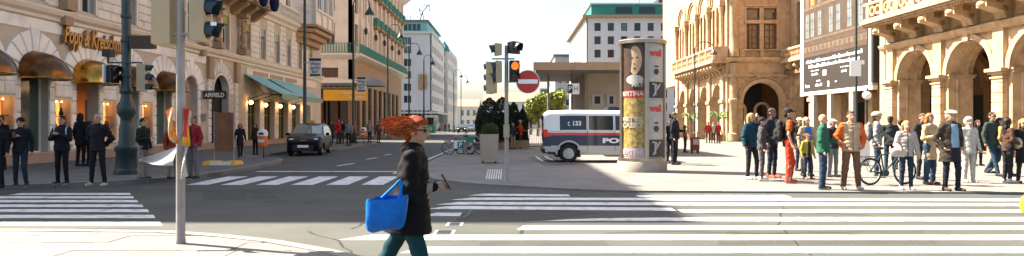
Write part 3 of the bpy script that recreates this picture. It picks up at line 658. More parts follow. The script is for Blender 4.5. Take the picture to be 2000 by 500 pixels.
# canopy and yellow sign
cn = empty('canopy', (-18,70,0.12), label='glass and white metal entrance canopy with propped arms at the hotel corner', cat='canopy')
MB().box(-22.4,-15.4,69.0,74.7,5.75,6.1).build('canopy_roof', 'offwhite', cn)
mb = MB()
for k in range(12): mb.box(-22.2+.6*k,-22.15+.6*k,68.96,69.0,5.3,5.75)
mb.box(-22.4,-15.4,68.95,69.02,5.2,5.28); mb.build('fringe', 'galv', cn)
for x in (-21.9,-15.9): MB().box(x-.12,x+.12,69.3,69.55,.12,5.75).build('post', 'win_brown', cn)
mb = MB(); mb.lathe([(1.5,0),(1.3,.5),(.8,.85),(.05,1.0)], (-14.9,72.5,5.6), 16); mb.build('bay_roof', 'roof_grey', cn, smooth=True)
ys = empty('yellow_sign', (-17,68.9,4.2), label='long yellow sign board reading RINGSTRASSEN GALERIEN under the hotel canopy', cat='sign')
MB().box(-19.0,-14.6,68.75,68.93,3.95,5.05).build('board', 'yellow', ys)
text('lettering', 'RINGSTRASSEN', .36, ((-15.95,68.74,4.72), (1,0,0), (0,0,1)), 'offwhite', ys, wid=2.3, ext=.006); text('lettering', 'GALERIEN', .36, ((-15.6,68.74,4.25), (1,0,0), (0,0,1)), 'offwhite', ys, wid=1.6, ext=.006)
# ---------------------------------------------------------------- white office block, domed house and the far end of the street
b3 = empty('white_office_building', (-20,150,0), label='white slab building with blank end wall, relief and green penthouse', cat='building')
T3 = frame((-17.5,0,0), (0,1,0), (1,0,0)); T3e = frame((0,148.6,0), (1,0,0), (0,-1,0))
oe = [(-23.6,-21.9,z,z+1.7,False) for z in (6.2,8.8,11.5,14.2,17.0,18.9)]
MB().box(-60,-18.0,149.2,176,0,21).build('core', 'dark_int', b3)
mb = MB(T3e); wall(mb, -40, -17.53, 4.6, 21.3, .3, oe); mb.build('end_wall', 'white_wall', b3)
for q in oe: window(b3, T3e, -22.75, q[2], 1.7, 1.7, .12, pm='glass_blue', nv=1, nh=0)
os_ = [(c-.9,c+.9,z,z+1.6,False) for c in [150.8+3.0*k for k in range(8)] for z in (6.2,9.0,11.8,14.6,17.4)]
mb = MB(T3); wall(mb, 148.6, 176, 4.6, 21.3, .3, os_); mb.build('street_wall', 'far_wall', b3)
for q in os_: window(b3, T3, (q[0]+q[1])/2, q[2], 1.8, 1.6, .12, nv=1, nh=0)
MB().box(-40,-17.9,149.0,176,0,4.59).build('shop_front', 'glass_blue', b3); MB().box(-40,-16.2,147.4,176,3.9,4.3).build('shop_canopy', 'white_wall', b3)
for k in range(8): MB(T3e).box(-24.5+.95*k,-24.3+.95*k,-.35,.1,.1,4.59).build('shop_pier', 'grey_wall', b3)
MB().box(-60,-17.2,148.2,176.3,21.305,21.8).build('roof_slab', 'grey_wall', b3); MB().box(-60,-18.6,149.2,175,21.81,24.0).build('penthouse', 'teal_cloth', b3); MB().box(-60,-18.2,148.8,175.3,24.01,24.4).build('penthouse_roof', 'roof_grey', b3)
for k in range(4): MB().box(-23.6+.95*k,-22.9+.95*k,149.12,149.19,22.1,23.5).build('penthouse_window', 'glass', b3)
rl = MB(T3e); rl.box(-20.4,-18.6,.0,.25,9.2,12.4)
for k in range(7): rl.ball((-19.5+random.uniform(-.8,.8), .25, 10.8+random.uniform(-1.3,1.3)), (.4,.18,.55), 8)
rl.build('relief', 'brown_stone', b3)
rf = empty('roof_sculpture', (-20,150,24.41), label='thin wire figure sculpture standing on the white building roof', cat='sculpture')
mb = MB(); mb.tube([(-20.2,150,24.4),(-19.7,150,26.2),(-18.6,150,27.6),(-17.9,150,27.9)], .12, 6); mb.tube([(-19.3,150,24.4),(-19.7,150,26.2),(-20.4,150,27.0),(-19.2,150,27.9),(-18.0,150,27.4),(-18.2,150,26.4)], .09, 6); mb.tube([(-20.4,150,27.0),(-20.1,150,25.6)], .08, 6); mb.build('frame', 'iron_dark', rf)
rs = empty('roof_letters', (-23,150,24.41), label='row of small letters standing on the white building roof', cat='sign')
for k in range(4):
    mb = MB(); mb.box(-24.6+.75*k,-24.5+.75*k,149.9,150,24.41,25.5); mb.box(-24.6+.75*k,-24.2+.75*k,149.9,150,25.3,25.4); mb.build('letter', 'iron_dark', rs)
b4 = empty('domed_house', (-17,180,0), label='narrow cream house with a teal corner dome beyond the white slab building', cat='building')
MB().box(-40,-16.9,178,212,0,22.0).build('wall', 'far_wall', b4); MB(frame((-17.6,178.0,0),(1,0,0),(0,-1,0))).box(-1.4,.9,-.5,.7,0,20.6).build('tower', 'white_wall', b4)
MB().lathe([(1.5,0),(1.5,.3),(1.2,1.3),(.5,2.2),(.1,2.9)], (-17.8,178.4,20.61), 10).build('dome', 'teal_roof', b4)
T4 = frame((-16.9,0,0), (0,1,0), (1,0,0)); T4e = frame((0,177.3,0), (1,0,0), (0,-1,0))
for z in (5,8.6,12.2,15.8,19.0):
    for k in range(7): window(b4, T4, 182+4*k, z, 1.3, 2.0, -.08, nv=1, nh=0)
    window(b4, T4e, -17.9, z, 1.0, 1.9, -.08, nv=1, nh=0)
b5 = empty('street_end_house', (-16,262,0), label='low pale house closing the far end of the street', cat='building')
MB().box(-32,-13.0,262,280,0,8.4).build('wall', 'far_wall', b5)
mb = MB(); mb.prism([(261.3,8.41),(280.7,8.41),(271,11.6)], -32.5, -12.6, ax=0); mb.build('roof', 'roof_tile', b5)
T5 = frame((0,262,0), (1,0,0), (0,-1,0))
for z in (1.0,4.8):
    for k in range(8): window(b5, T5, -30.6+2.3*k, z, 1.2, 2.3, -.08, nv=1, nh=1)
for k in range(9): MB(T5).box(-32+2.3*k,-31.75+2.3*k,.003,.2,.1,8.3).build('pilaster', 'white_wall', b5)
b6 = empty('far_block', (-4,300,0), label='distant pale block with brown roof seen over the bicycle rack', cat='building')
MB().box(-12.5,14,300,320,0,11.5).build('wall', 'grey_wall', b6); MB().prism([(299,11.51),(321,11.51),(310,16)], -13, 14.5, ax=0).build('roof', 'roof_tile', b6)
T6 = frame((0,300,0), (1,0,0), (0,-1,0))
for z in (1.5,5.0,8.4):
    for k in range(8): window(b6, T6, -11+3.2*k, z, 1.4, 2.0, -.08, nv=1, nh=0)
hl = MB(); 
hv = [(-500+40*i, 900, 14+13*noise.noise((i*.35,.3,0))+6*noise.noise((i*.9,2,0))) for i in range(26)]
hl.add([(p[0],p[1],-1) for p in hv] + hv + [(p[0],p[1]+300,p[2]*.7) for p in hv], [(i,i+1,27+i,26+i) for i in range(25)] + [(26+i,27+i,53+i,52+i) for i in range(25)])
hl.build('hills', 'hill', kind='structure')
# ---------------------------------------------------------------- right: pale office block with the teal roof storey
b7 = empty('teal_roof_building', (27,155,0), label='pale office block with a grid of square windows and a teal roof storey', cat='building')
T7 = frame((0,150,0), (1,0,0), (0,-1,0)); T7s = frame((16.3,0,0), (0,1,0), (-1,0,0))
MB().box(17.0,60,150.7,194,0,24.8).build('core', 'dark_int', b7)
cx7 = [18.8+2.92*k for k in range(11)]; z7 = [22.1-2.93*k for k in range(7)]
mb = MB(T7); wall(mb, 16.33, 50, 3.8, 25.0, .3, [(c-.68,c+.68,z,z+1.75,False) for c in cx7 for z in z7]); mb.build('front_wall', 'white_wall', b7)
for c in cx7:
    for z in z7: window(b7, T7, c, z, 1.36, 1.75, .1, fm='win_dark', pm=random.choice(['glass','glass','glass_blue']), nv=0, nh=1, fw=.08, tf=.5)
mb = MB(T7s); s7 = [(c-1.1,c+1.1,z,z+1.75,False) for c in [152.6+3.6*k for k in range(11)] for z in z7]; wall(mb, 150, 194, 3.8, 25.0, .3, s7); mb.build('side_wall', 'white_wall', b7)
for q in s7: window(b7, T7s, (q[0]+q[1])/2, q[2], 2.2, 1.75, .1, fm='win_dark', nv=2, nh=0, fw=.08)
MB().box(16.8,50,150.4,194,0,3.79).build('ground_floor', 'glass', b7)
for k in range(12): MB(T7).box(16.4+2.92*k,17.0+2.92*k,-.3,.02,.05,3.79).build('pier', 'grey_wall', b7)
MB().box(15.4,51,149.0,195,25.01,25.5).build('eaves', 'brown_stone', b7); MB().box(17.6,50,151.5,193,25.51,28.2).build('roof_storey', 'teal_roof', b7)
for k in range(5): MB(T7).box(23.0+5.2*k,26.6+5.2*k,-1.49,-1.42,26.2,27.6).build('strip_window', 'glass', b7)
MB().box(17.2,50,151.2,193.5,28.21,28.5).build('roof_edge', 'grey_wall', b7); MB().box(33.5,44,156,166,28.51,30.4).build('plant_room', 'iron_dark', b7)
MB().tube([(28.5,153,28.5),(28.5,153,32.5)], .06, 6).build('mast', 'iron_dark', b7)
b8 = empty('side_street_house', (15,215,0), label='grey house row behind the lime green tree', cat='building')
MB().box(13.5,40,215,262,0,23.0).build('wall', 'far_wall', b8); T8 = frame((13.5,0,0), (0,1,0), (-1,0,0)); T8e = frame((0,215,0), (1,0,0), (0,-1,0))
for z in (4,7.5,11,14.5,18):
    for k in range(9): window(b8, T8, 218+4.8*k, z, 1.5, 2.0, -.08, nv=1, nh=0)
    for k in range(2): window(b8, T8e, 15.0+2.6*k, z, 1.3, 2.0, -.08, nv=1, nh=0)
MB().box(13.0,40,214.5,262.5,23.01,23.6).build('eaves', 'roof_grey', b8)
b9 = empty('distant_glass_building', (9,330,0), label='distant pale blue building low on the skyline right of the stop sign', cat='building')
MB().box(13,40,330,350,0,19).build('wall', 'grey_wall', b9); MB().box(14,39,329.9,330,15,18.5).build('glazing', 'glass_blue', b9)
T9 = frame((0,330,0), (1,0,0), (0,-1,0))
for z in (4,8,11.5):
    for k in range(8): window(b9, T9, 14.5+3.2*k, z, 1.8, 1.8, -.08, nv=1, nh=0)
# ---------------------------------------------------------------- opera house
op = empty('opera_house', (23,50,HP), label='sandstone opera house with round arched arcade and balustraded balconies', cat='building')
TE = frame((23.0,0,0), (0,1,0), (-1,0,0)); TA = frame((19.2,0,0), (0,1,0), (-1,0,0)); TB = frame((0,61.0,0), (1,0,0), (0,-1,0)); TC = frame((24.9,0,0), (0,1,0), (-1,0,0))
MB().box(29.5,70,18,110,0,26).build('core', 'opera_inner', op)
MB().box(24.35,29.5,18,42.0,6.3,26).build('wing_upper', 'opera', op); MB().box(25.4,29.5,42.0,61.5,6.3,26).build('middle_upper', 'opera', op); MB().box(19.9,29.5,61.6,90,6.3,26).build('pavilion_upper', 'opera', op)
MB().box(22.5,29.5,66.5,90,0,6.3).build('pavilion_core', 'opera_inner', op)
def pier_caps(T, u0, u1, w0, w1, z, m='opera'):
    mb = MB(T); mb.box(u0-.10,u1+.10,w0,w1+.12,z-.22,z-.10); mb.box(u0-.18,u1+.18,w0,w1+.22,z-.10,z+.05); mb.box(u0-.05,u1+.05,w0,w1+.06,z-.42,z-.34); mb.build('impost', m, op)
def corbel(T, u, z0, z1, pw, hw=.3):
    o = band(op, T, u-hw, u+hw, [(0.003,z0),(.25*pw,z0),(.34*pw,z0+.28*(z1-z0)),(.7*pw,z0+.45*(z1-z0)),(.95*pw,z0+.52*(z1-z0)),(.98*pw,z1),(0.003,z1)], 'corbel', 'opera')
    mb = MB(T); mb.ball((u,.97*pw,z0+.66*(z1-z0)), (hw*.75,.15,.15), 10); mb.build('scroll', 'opera', o, smooth=True)
    for s in (-1, 1): MB(T).box(u+s*(hw+.001), u+s*(hw+.05), .35*pw, .62*pw, z0+.68*(z1-z0), z0+.92*(z1-z0)).build('side_panel', 'opera_dark', o); MB(T).ball((u+s*hw,.3*pw,z0+.42*(z1-z0)), (.05,.16,.14), 8).build('rosette', 'opera_dark', o)
    return o
# wing arcade on the right
pe = [18.6, 23.2, 27.8, 32.4, 37.0, 41.6]                              # far edge of each pier
ops = [(a+.27, b-.75-.27, .03, 4.13, True) for a, b in zip(pe, pe[1:])]
mb = MB(TE); wall(mb, 18.0, 42.0, .03, 6.3, 1.3, ops); mb.build('arcade_wall', 'opera', op)
mb = MB(TE); wall(mb, 18.0, 42.0, 6.305, 14, 1.3, []); mb.build('wing_wall', 'opera', op)
for y in pe:
    for k in range(7): block(op, TE, y-.75, y, .003, .26, .75+k*.46, .75+k*.46+.452, m='opera', ch=.03, name='pier_stone')
    MB(TE).box(y-.72,y-.03,.003,.22,3.96,6.2).build('pilaster', 'opera', op)
    MB(TE).box(y-.9,y+.15,.003,.36,.03,.75).build('pier_base', 'opera', op)
    pier_caps(TE, y-.75, y, .003, .26, 4.13)
    MB(TE).box(y-1.10,y-1.02,-1.36,.0,3.98,4.09).build('jamb_impost', 'opera', op); MB(TE).box(y-1.16,y-1.02,-1.4,.06,4.095,4.17).build('jamb_impost', 'opera', op); MB(TE).box(y+.27,y+.33,-1.36,.0,3.98,4.18).build('jamb_impost', 'opera', op)
    mb = MB(); mb.tube([(23.45,y-1.06,.75),(23.45,y-1.06,3.96)], .07, 8); mb.build('colonnette', 'opera', op, smooth=True)
for (a, b, c, d, _) in ops:
    m_ = (a+b)/2; r = (b-a)/2
    mb = MB(TE); arch_ring(mb, m_, 4.13, r+.02, r+.3, .003, .14, 18); mb.build('archivolt', 'opera', op)
    mb = MB(TE); arch_ring(mb, m_, 4.13, r-.10, r, -.5, -.38, 30); mb.build('arch_rib', 'opera', op); mb = MB(TE); arch_ring(mb, m_, 4.13, r-.16, r, -.98, -.8, 18); mb.build('arch_rib', 'opera', op)
    MB(TE).box(m_-.2,m_+.2,.003,.24,4.13+r-.05,6.18).build('keystone', 'opera', op)
band(op, TE, 18, 42.2, [(0.003,6.02),(.2,6.06),(.3,6.16),(.38,6.3),(.38,6.38),(0.003,6.42)], 'string_course', 'opera')
for k in range(11): corbel(TE, 40.85-2.3*k, 6.45, 7.5, 1.3, .36)
for k in range(10): 
    mb = MB(TE); u = 39.7-2.3*k; mb.box(u-.72,u+.72,.003,.05,6.55,6.6); mb.box(u-.72,u+.72,.003,.05,7.3,7.35); mb.box(u-.72,u-.67,.003,.05,6.6,7.3); mb.box(u+.67,u+.72,.003,.05,6.6,7.3); mb.build('panel_frame', 'opera', op)
MB(TE).box(18,41.9,.003,1.5,7.5,7.62).build('balcony_slab', 'opera', op); MB(TE).box(18,42.0,.003,1.62,7.625,7.8).build('balcony_edge', 'opera', op)
mb = MB(TE)
for k in range(110): mb.box(18.1+.217*k,18.2+.217*k,1.25,1.42,7.39,7.499)
mb.build('dentil_row', 'opera', op, kind='stuff')
mb = MB(TE); mb.box(18,41.8,1.28,1.48,7.8,7.95); mb.box(18,41.8,1.25,1.5,8.75,8.9)
for k in range(16): mb.box(41.2-1.55*k,41.5-1.55*k,1.27,1.49,7.95,8.75)
mb.build('parapet_rail', 'opera', op)
for k in range(15):
    for s in (-.31,.31):
        mb = MB(TE); u = 40.58-1.55*k+s; arch_ring(mb, u, 8.35, .2, .3, 1.31, 1.45, 14, 0, 2*PI); mb.build('openwork_ring', 'opera', op)
mb = MB(); mb.box(22.95,25.5,42.003,42.6,.03,14); mb.build('return_wall', 'opera', op)
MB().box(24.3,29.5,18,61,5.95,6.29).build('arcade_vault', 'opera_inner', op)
Ti = frame((29.5,0,0), (0,1,0), (-1,0,0))
for k in range(9):                                                     # inner arcade wall: blind arches and doors
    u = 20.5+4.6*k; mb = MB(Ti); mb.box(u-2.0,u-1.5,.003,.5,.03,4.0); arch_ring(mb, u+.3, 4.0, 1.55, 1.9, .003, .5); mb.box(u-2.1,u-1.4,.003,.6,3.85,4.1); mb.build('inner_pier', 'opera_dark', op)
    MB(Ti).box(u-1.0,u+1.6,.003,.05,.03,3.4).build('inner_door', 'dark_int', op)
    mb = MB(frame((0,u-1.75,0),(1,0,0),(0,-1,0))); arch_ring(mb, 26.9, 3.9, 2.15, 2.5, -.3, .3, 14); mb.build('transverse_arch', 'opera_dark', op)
# corner pavilion, front B
mb = MB(TB); wall(mb, 19.23, 25.6, .03, 7.2, .8, [(20.65,24.15,.03,3.55,True)]); mb.build('pavilion_front', 'opera', op)
wb = [(20.96,22.12),(22.5,23.66)]; ops = [(a,b,8.25,10.55,False) for a, b in wb] + [(a,b,10.9,11.95,False) for a, b in wb]
mb = MB(TB); wall(mb, 19.23, 25.6, 7.205, 20, .6, ops); mb.build('pavilion_upper_front', 'opera', op)
for a, b in wb:
    window(op, TB, (a+b)/2, 8.25, b-a, 2.3, .18, fm='win_brown', pm='glass_warm', nv=1, nh=3, fw=.11); window(op, TB, (a+b)/2, 10.9, b-a, 1.05, .18, fm='win_brown', pm='glass_warm', nv=0, nh=0, fw=.11)
    mb = MB(TB); mb.box(a-.18,a-.02,.003,.03,8.1,12.1); mb.box(b+.02,b+.18,.003,.03,8.1,12.1); mb.box(a-.2,b+.2,.003,.14,10.58,10.86); mb.box(a-.2,b+.2,.003,.14,12.1,12.25); mb.build('window_surround', 'opera', op)
mb = MB(TB); arch_ring(mb, 22.4, 3.55, 1.77, 2.1, .003, .14, 18); arch_ring(mb, 22.4, 3.55, 2.2, 2.3, .003, .2, 18); mb.build('archivolt', 'opera', op)
MB(TB).box(19.3,20.6,.003,.16,3.5,3.78).build('impost', 'opera', op); MB(TB).box(24.2,25.4,.003,.16,3.5,3.78).build('impost', 'opera', op)
band(op, TB, 18.95, 25.4, [(0.003,5.75),(.12,5.8),(.22,5.95),(.22,6.02),(0.003,6.06)], 'string_course', 'opera'); band(op, TB, 18.9, 25.6, [(0.003,7.05),(.3,7.15),(.5,7.35),(.5,7.5),(0.003,7.55)], 'cornice', 'opera')
band(op, TB, 18.9, 25.6, [(0.003,12.7),(.2,12.8),(.3,13.0),(0.003,13.05)], 'upper_cornice', 'opera')
mb = MB(TB); mb.box(20.3,20.75,.003,.2,7.56,8.15); mb.box(22.13,22.48,.003,.2,7.56,8.15); mb.box(23.9,24.35,.003,.2,7.56,8.15); mb.box(20.3,24.35,.003,.26,8.15,8.24); mb.build('sill_band', 'opera', op)
mb = MB(); mb.lathe([(.5,.1),(.5,.7),(.38,.8),(.36,3.4),(.48,3.55),(.48,3.8),(.36,3.85),(.34,5.7),(.5,5.8),(.5,6.05),(.36,6.1),(.36,7.0)], (19.75,60.85,0), 14); mb.lathe([(.5,7.56),(.5,8.2),(.4,8.4),(.36,9.2),(.34,12.2),(.46,12.6),(.46,12.7)], (19.75,60.85,0), 14); mb.build('corner_column', 'opera', op, smooth=True)
k = 0
for z in [.12+.46*i for i in range(12)]:
    for (a, b) in ((20.15,20.6),(24.3,24.85)): block(op, TB, a, b, .003, .05, z, z+.45, m='opera', ch=.06, name='pier_stone')
MB(TB).box(20.65,24.15,-5.2,-5.1,.03,6.0).build('passage_back', 'dark_int', op)
mb = MB(TB)
for c in (21.0,23.2): arch_ring(mb, c+.2, 2.9, .55, .75, -3.0,-2.8); mb.box(c-.55,c-.35,-3,-2.8,.03,2.9); mb.box(c+.75,c+.95,-3,-2.8,.03,2.9)
mb.build('passage_tracery', 'opera', op)
# pavilion side A facing the street
pa = [61.9,66.1,70.3,74.6,78.9]; ops = [(a+.5,b-.5,.03,3.7,True) for a, b in zip(pa, pa[1:])]
mb = MB(TA); wall(mb, 61.02, 80, .03, 7.2, .9, ops); mb.build('side_arcade', 'opera', op)
wu = [(a+.55,a+1.75) for a in pa[:-1]] + [(a+2.3,a+3.5) for a in pa[:-1]]
mb = MB(TA); wall(mb, 61.02, 80, 7.205, 20, .6, [(a,b,8.6,12.4,False) for a, b in wu]); mb.build('side_upper', 'opera', op)
for a, b in wu: window(op, TA, (a+b)/2, 8.6, b-a, 3.8, .2, fm='win_brown', pm='glass_warm', nv=1, nh=1, fw=.1)
for a in pa[:-1]:
    for (q, m_) in ((a+2.02,.0),): 
        mb = MB(TA); arch_ring(mb, q, 12.9, 1.55, 1.9, .003, .25); arch_ring(mb, q, 12.9, 1.3, 1.45, .003, .12); mb.box(q-.2,q+.2,.003,.15,8.4,12.5); mb.build('window_arch', 'opera', op)
for y in pa:
    mb = MB(TA); mb.box(y-.45,y+.45,.003,.22,.03,6.9); mb.box(y-.55,y+.55,.003,.34,3.5,3.78); mb.box(y-.55,y+.55,.003,.34,.03,.8); mb.build('side_pier', 'opera', op)
    mb = MB(TA); mb.lathe([(.3,7.56),(.3,8.6),(.22,8.8),(.2,11.6),(.3,12.0),(.3,12.3)], (y,.2,0), 10); mb.box(y-.4,y+.4,.003,.5,12.3,12.8); mb.build('engaged_column', 'opera', op, smooth=True)
for i, y in enumerate([62.0+1.05*k for k in range(14)]): 
    if y < 76: corbel(TA, y, 6.0, 7.05, 1.15, .2)
MB(TA).box(60.7,76.5,.003,1.4,7.06,7.3).build('balcony_slab', 'opera', op)
mb = MB(TA); mb.box(60.8,76.4,1.1,1.3,7.3,7.42); mb.box(60.8,76.4,1.08,1.32,8.3,8.5); balusters(mb, 61, 76.2, 1.2, 7.42, 8.3, .3, .09)
for k in range(8): mb.box(60.8+2.2*k,61.1+2.2*k,1.09,1.31,7.42,8.3)
mb.build('balustrade', 'opera', op)
mb = MB(TB); mb.box(18.0,19.2,.03,.3,7.3,8.5); mb.build('balcony_return', 'opera', op)
# middle wall C behind the big banner
pc = [42.7,47.2,51.7,56.2,60.7]; ops = [(a+.6,b-.6,.03,3.55,True) for a, b in zip(pc, pc[1:])]
mb = MB(TC); wall(mb, 42.0, 60.95, .03, 7.2, .8, ops); mb.build('middle_arcade', 'opera', op)
wc = [(a+.9,a+2.0) for a in pc[:-1]] + [(a+2.5,a+3.6) for a in pc[:-1]]
mb = MB(TC); wall(mb, 42.0, 60.95, 7.205, 20, .5, [(a,b,8.2,12.2,False) for a, b in wc]); mb.build('middle_upper_wall', 'opera', op)
for a, b in wc: window(op, TC, (a+b)/2, 8.2, b-a, 4.0, .2, fm='win_brown', pm='glass_warm', nv=1, nh=1, fw=.1)
for y in pc:
    mb = MB(TC); mb.box(y-.5,y+.5,.003,.25,.03,7.0); mb.box(y-.6,y+.6,.003,.38,3.45,3.75); mb.build('middle_pier', 'opera', op)
MB(TC).box(42.7,60.6,.003,1.1,6.95,7.2).build('balcony_slab', 'opera', op)
for k in range(4): corbel(TC, 59.6-1.5*k, 5.95, 6.94, .9, .2)
mb = MB(TC); mb.box(42.7,60.6,.8,1.0,7.2,7.32); mb.box(42.7,60.6,.78,1.02,8.0,8.18); balusters(mb, 43, 60.3, .9, 7.32, 8.0, .32, .08); mb.build('balustrade', 'opera', op)
# ---------------------------------------------------------------- street furniture
def visor_head(mb, c, d, n, pitch, w=.3, dep=.2, m_body=0, m_vis=1, m_lens=2, vis=True, vl=.2):
    """signal head: n sections stacked from z=c[2] up, facing unit direction d in plan"""
    d = Vector((d[0], d[1], 0)).normalized(); s = Vector((-d.y, d.x, 0)); c = Vector(c)
    def P(a, b, z): q = c + d*a + s*b; return (q.x, q.y, c.z+z)
    h = n*pitch; a, b = dep/2, w/2
    mb.add([P(-a,-b*.9,0.02),P(a,-b,0),P(a,b,0),P(-a,b*.9,0.02),P(-a,-b*.9,h-.02),P(a,-b,h),P(a,b,h),P(-a,b*.9,h-.02)], [(0,3,2,1),(4,5,6,7),(0,1,5,4),(1,2,6,5),(2,3,7,6),(3,0,4,7)], m_body)
    for k in range(n):
        z = (k+.5)*pitch; r = pitch*.38; N = 12; L = [P(a+.006, r*math.cos(2*PI*i/N), z+r*math.sin(2*PI*i/N)) for i in range(N)]
        mb.add(L, [list(range(N))], m_lens if not isinstance(m_lens, (list,tuple)) else m_lens[k])
        if vis:
            vs = []; M_ = 10
            for i in range(M_+1):
                q = -PI*.15 + PI*1.3*i/M_; y_, z_ = r*1.1*math.cos(q), z + r*1.1*math.sin(q); ll = vl*(.55+.45*max(0,math.sin(q)))
                vs += [P(a,y_,z_), P(a+ll,y_,z_-.02)]
            mb.add(vs, [(2*i,2*i+1,2*i+3,2*i+2) for i in range(M_)], m_vis)
SIG = ['signal_beige','visor','lens_off','amber_lit','galv','black']
def seg_head(parent, c, d, n, pitch, lens=None, mats=SIG, **k):
    mb = MB(); visor_head(mb, c, d, n, pitch, m_lens=lens or 2, **k); return mb.build('signal_head', mats, parent)
# near signal pole with the placards, bottom left
px, pd = -3.98, 8.2
e = empty('signal_pole', (px,pd,HL), label='grey steel signal pole on the pale slabs with two beige signal backs', cat='traffic signal')
MB().lathe([(.06,0),(.055,.05),(.052,.06),(.05,1.2),(.047,4.2)], (px,pd,HL), 16).build('pole', 'galv', e, smooth=True)
seg_head(e, (-3.745,8.2,2.54), (1,.02), 3, .27, w=.24, dep=.18, vl=.17)
seg_head(e, (-4.18,8.25,2.5), (.15,1), 3, .27, w=.27, dep=.22, vl=.17)
mb = MB(); mb.box(-4.2,-3.7,8.17,8.23,3.40,3.44); mb.box(-4.2,-3.7,8.17,8.23,2.62,2.65); mb.build('bracket', 'galv', e)
mb = MB(); mb.box(-3.56,-3.50,8.06,8.085,2.72,2.76); mb.build('sticker', 'white', e)
def sheet_obj(name, f, nu, nv, mats, lab, cat, mi=None, th=.004, **k):
    mb = MB(); vs = [f(i/nu, j/nv) for j in range(nv+1) for i in range(nu+1)]; vb = [(p[0], p[1]+th, p[2]) for p in vs]; N = nu+1; n = len(vs)
    fs = [(j*N+i, j*N+i+1, (j+1)*N+i+1, (j+1)*N+i) for j in range(nv) for i in range(nu)]
    mb.add(vs+vb, [], 0)
    for idx, q in enumerate(fs):
        j, i = divmod(idx, nu); m_ = mi(i/nu, j/nv) if mi else 0
        mb.f.append(list(q)); mb.m.append(m_); mb.f.append([x+n for x in q]); mb.m.append(m_)
    return mb.build(name, mats, label=lab, cat=cat, smooth=True, **k)
def pp(x, y, d): return Vector((gx(x,d), d, gz(y,d)))
def quad_sheet(a, b, c, d, dep, bulge):
    A, B, Cc, D = [pp(*p, dep) for p in (a,b,c,d)]
    def f(u, v):
        p = A.lerp(B,u).lerp(D.lerp(Cc,u),v); p.y += bulge*math.sin(PI*u)*(.5+.5*v) + .03*math.sin(5*v+3*u); return tuple(p)
    return f
def pic(u, v):
    if u < .08 or u > .92 or v < .04 or v > .96: return 0
    if abs(u-.5-.25*math.sin(7*v)) < .13: return 2
    return 1 if (v*3+u) % 1 < .55 else 0
sheet_obj('placard', quad_sheet((322,217),(337,209),(346,283),(333,270),8.12,-.05), 14, 20, ['orange','yellow','poster_white'], 'orange and yellow printed placard tied to the left of the signal pole', 'poster', pic)
sheet_obj('placard', quad_sheet((358,212),(370,212),(370,288),(358,285),8.15,.05), 10, 20, ['yellow','red','poster_white'], 'red and yellow printed placard tied to the right of the signal pole', 'poster', lambda u, v: 1 if u < .55 and v < .72 else 0)
def fl1(u, v):
    a = pp(275,311,8.05).lerp(pp(346,286,8.1), u); b = pp(276,313,8.05).lerp(pp(347,322,8.12), u); p = a.lerp(b, v)
    p.z -= .02*math.sin(PI*u)*v; p.y += .06*math.sin(PI*v*.9+u*2)-.05; return tuple(p)
sheet_obj('loose_paper', fl1, 12, 10, 'poster_white', 'large torn white paper flapping out to the left of the signal pole', 'paper')
def fl2(u, v):
    a = pp(345,284,8.13).lerp(pp(369,282,8.13), u); b = pp(357,350,8.1).lerp(pp(364,345,8.1), u); p = a.lerp(b, v); p.y += .06*math.sin(3*u+4*v); return tuple(p)
sheet_obj('loose_paper', fl2, 8, 10, 'poster_white', 'narrow torn white paper hanging down the right of the signal pole', 'paper')
# ornate lamp post with signals
lx, ld = -11.1, 19.65
e = empty('ornate_lamp_post', (lx,ld,HL), label='dark green cast iron lamp post with wide ornate base and signals', cat='lamp post')
MB().lathe([(.33,0),(.33,.12),(.29,.16),(.27,.62),(.31,.68),(.31,.78),(.22,.84),(.19,1.05),(.2,1.3),(.16,1.45),(.15,1.6),(.24,1.75),(.25,1.95),(.16,2.12),(.13,2.3),(.17,2.36),(.17,2.44),(.125,2.5),(.12,5),(.115,9.5)], (lx,ld,HL), 10).build('post', 'iron_green', e, smooth=True)
mb = MB()
for z in (2.9,3.9,4.6): mb.lathe([(.135,z),(.15,z+.03),(.15,z+.08),(.135,z+.11)], (lx,ld,0), 10)
mb.build('collar', 'iron_green', e)
MB().tube([(gx(214,ld),ld-.1,gz(123,ld)),(gx(282,ld),ld-.1,gz(123,ld))], .025, 6).build('signal_arm', 'iron_dark', e)
mb = MB(); visor_head(mb, (gx(224,ld),ld-.1,gz(163,ld)), (1,-.35), 2, .26, w=.28, dep=.2); mb.build('signal_head', ['black','black','lens_off'], e)
MB().box(gx(212,ld),gx(215,ld),ld-.3,ld+.1,gz(163,ld),gz(127,ld)).build('backing_board', 'offwhite', e)
mb = MB(); visor_head(mb, (gx(281,ld),ld-.1,gz(180,ld)), (1,.25), 3, .27, w=.28, dep=.22); mb.build('signal_head', SIG, e)
mb = MB(); mb.box(gx(205,ld),gx(221,ld),ld-.15,ld+.1,gz(111,ld),gz(97,ld)); mb.box(gx(214,ld)-.02,gx(214,ld)+.02,ld-.08,ld-.04,gz(123,ld),gz(111,ld)); mb.build('flood_light', 'black', e)
MB().box(gx(256,ld),gx(303,ld),ld-.1,ld+.1,gz(95,ld),gz(70,ld)).build('sign_box', cmat((.10,.065,.05), .6), e)
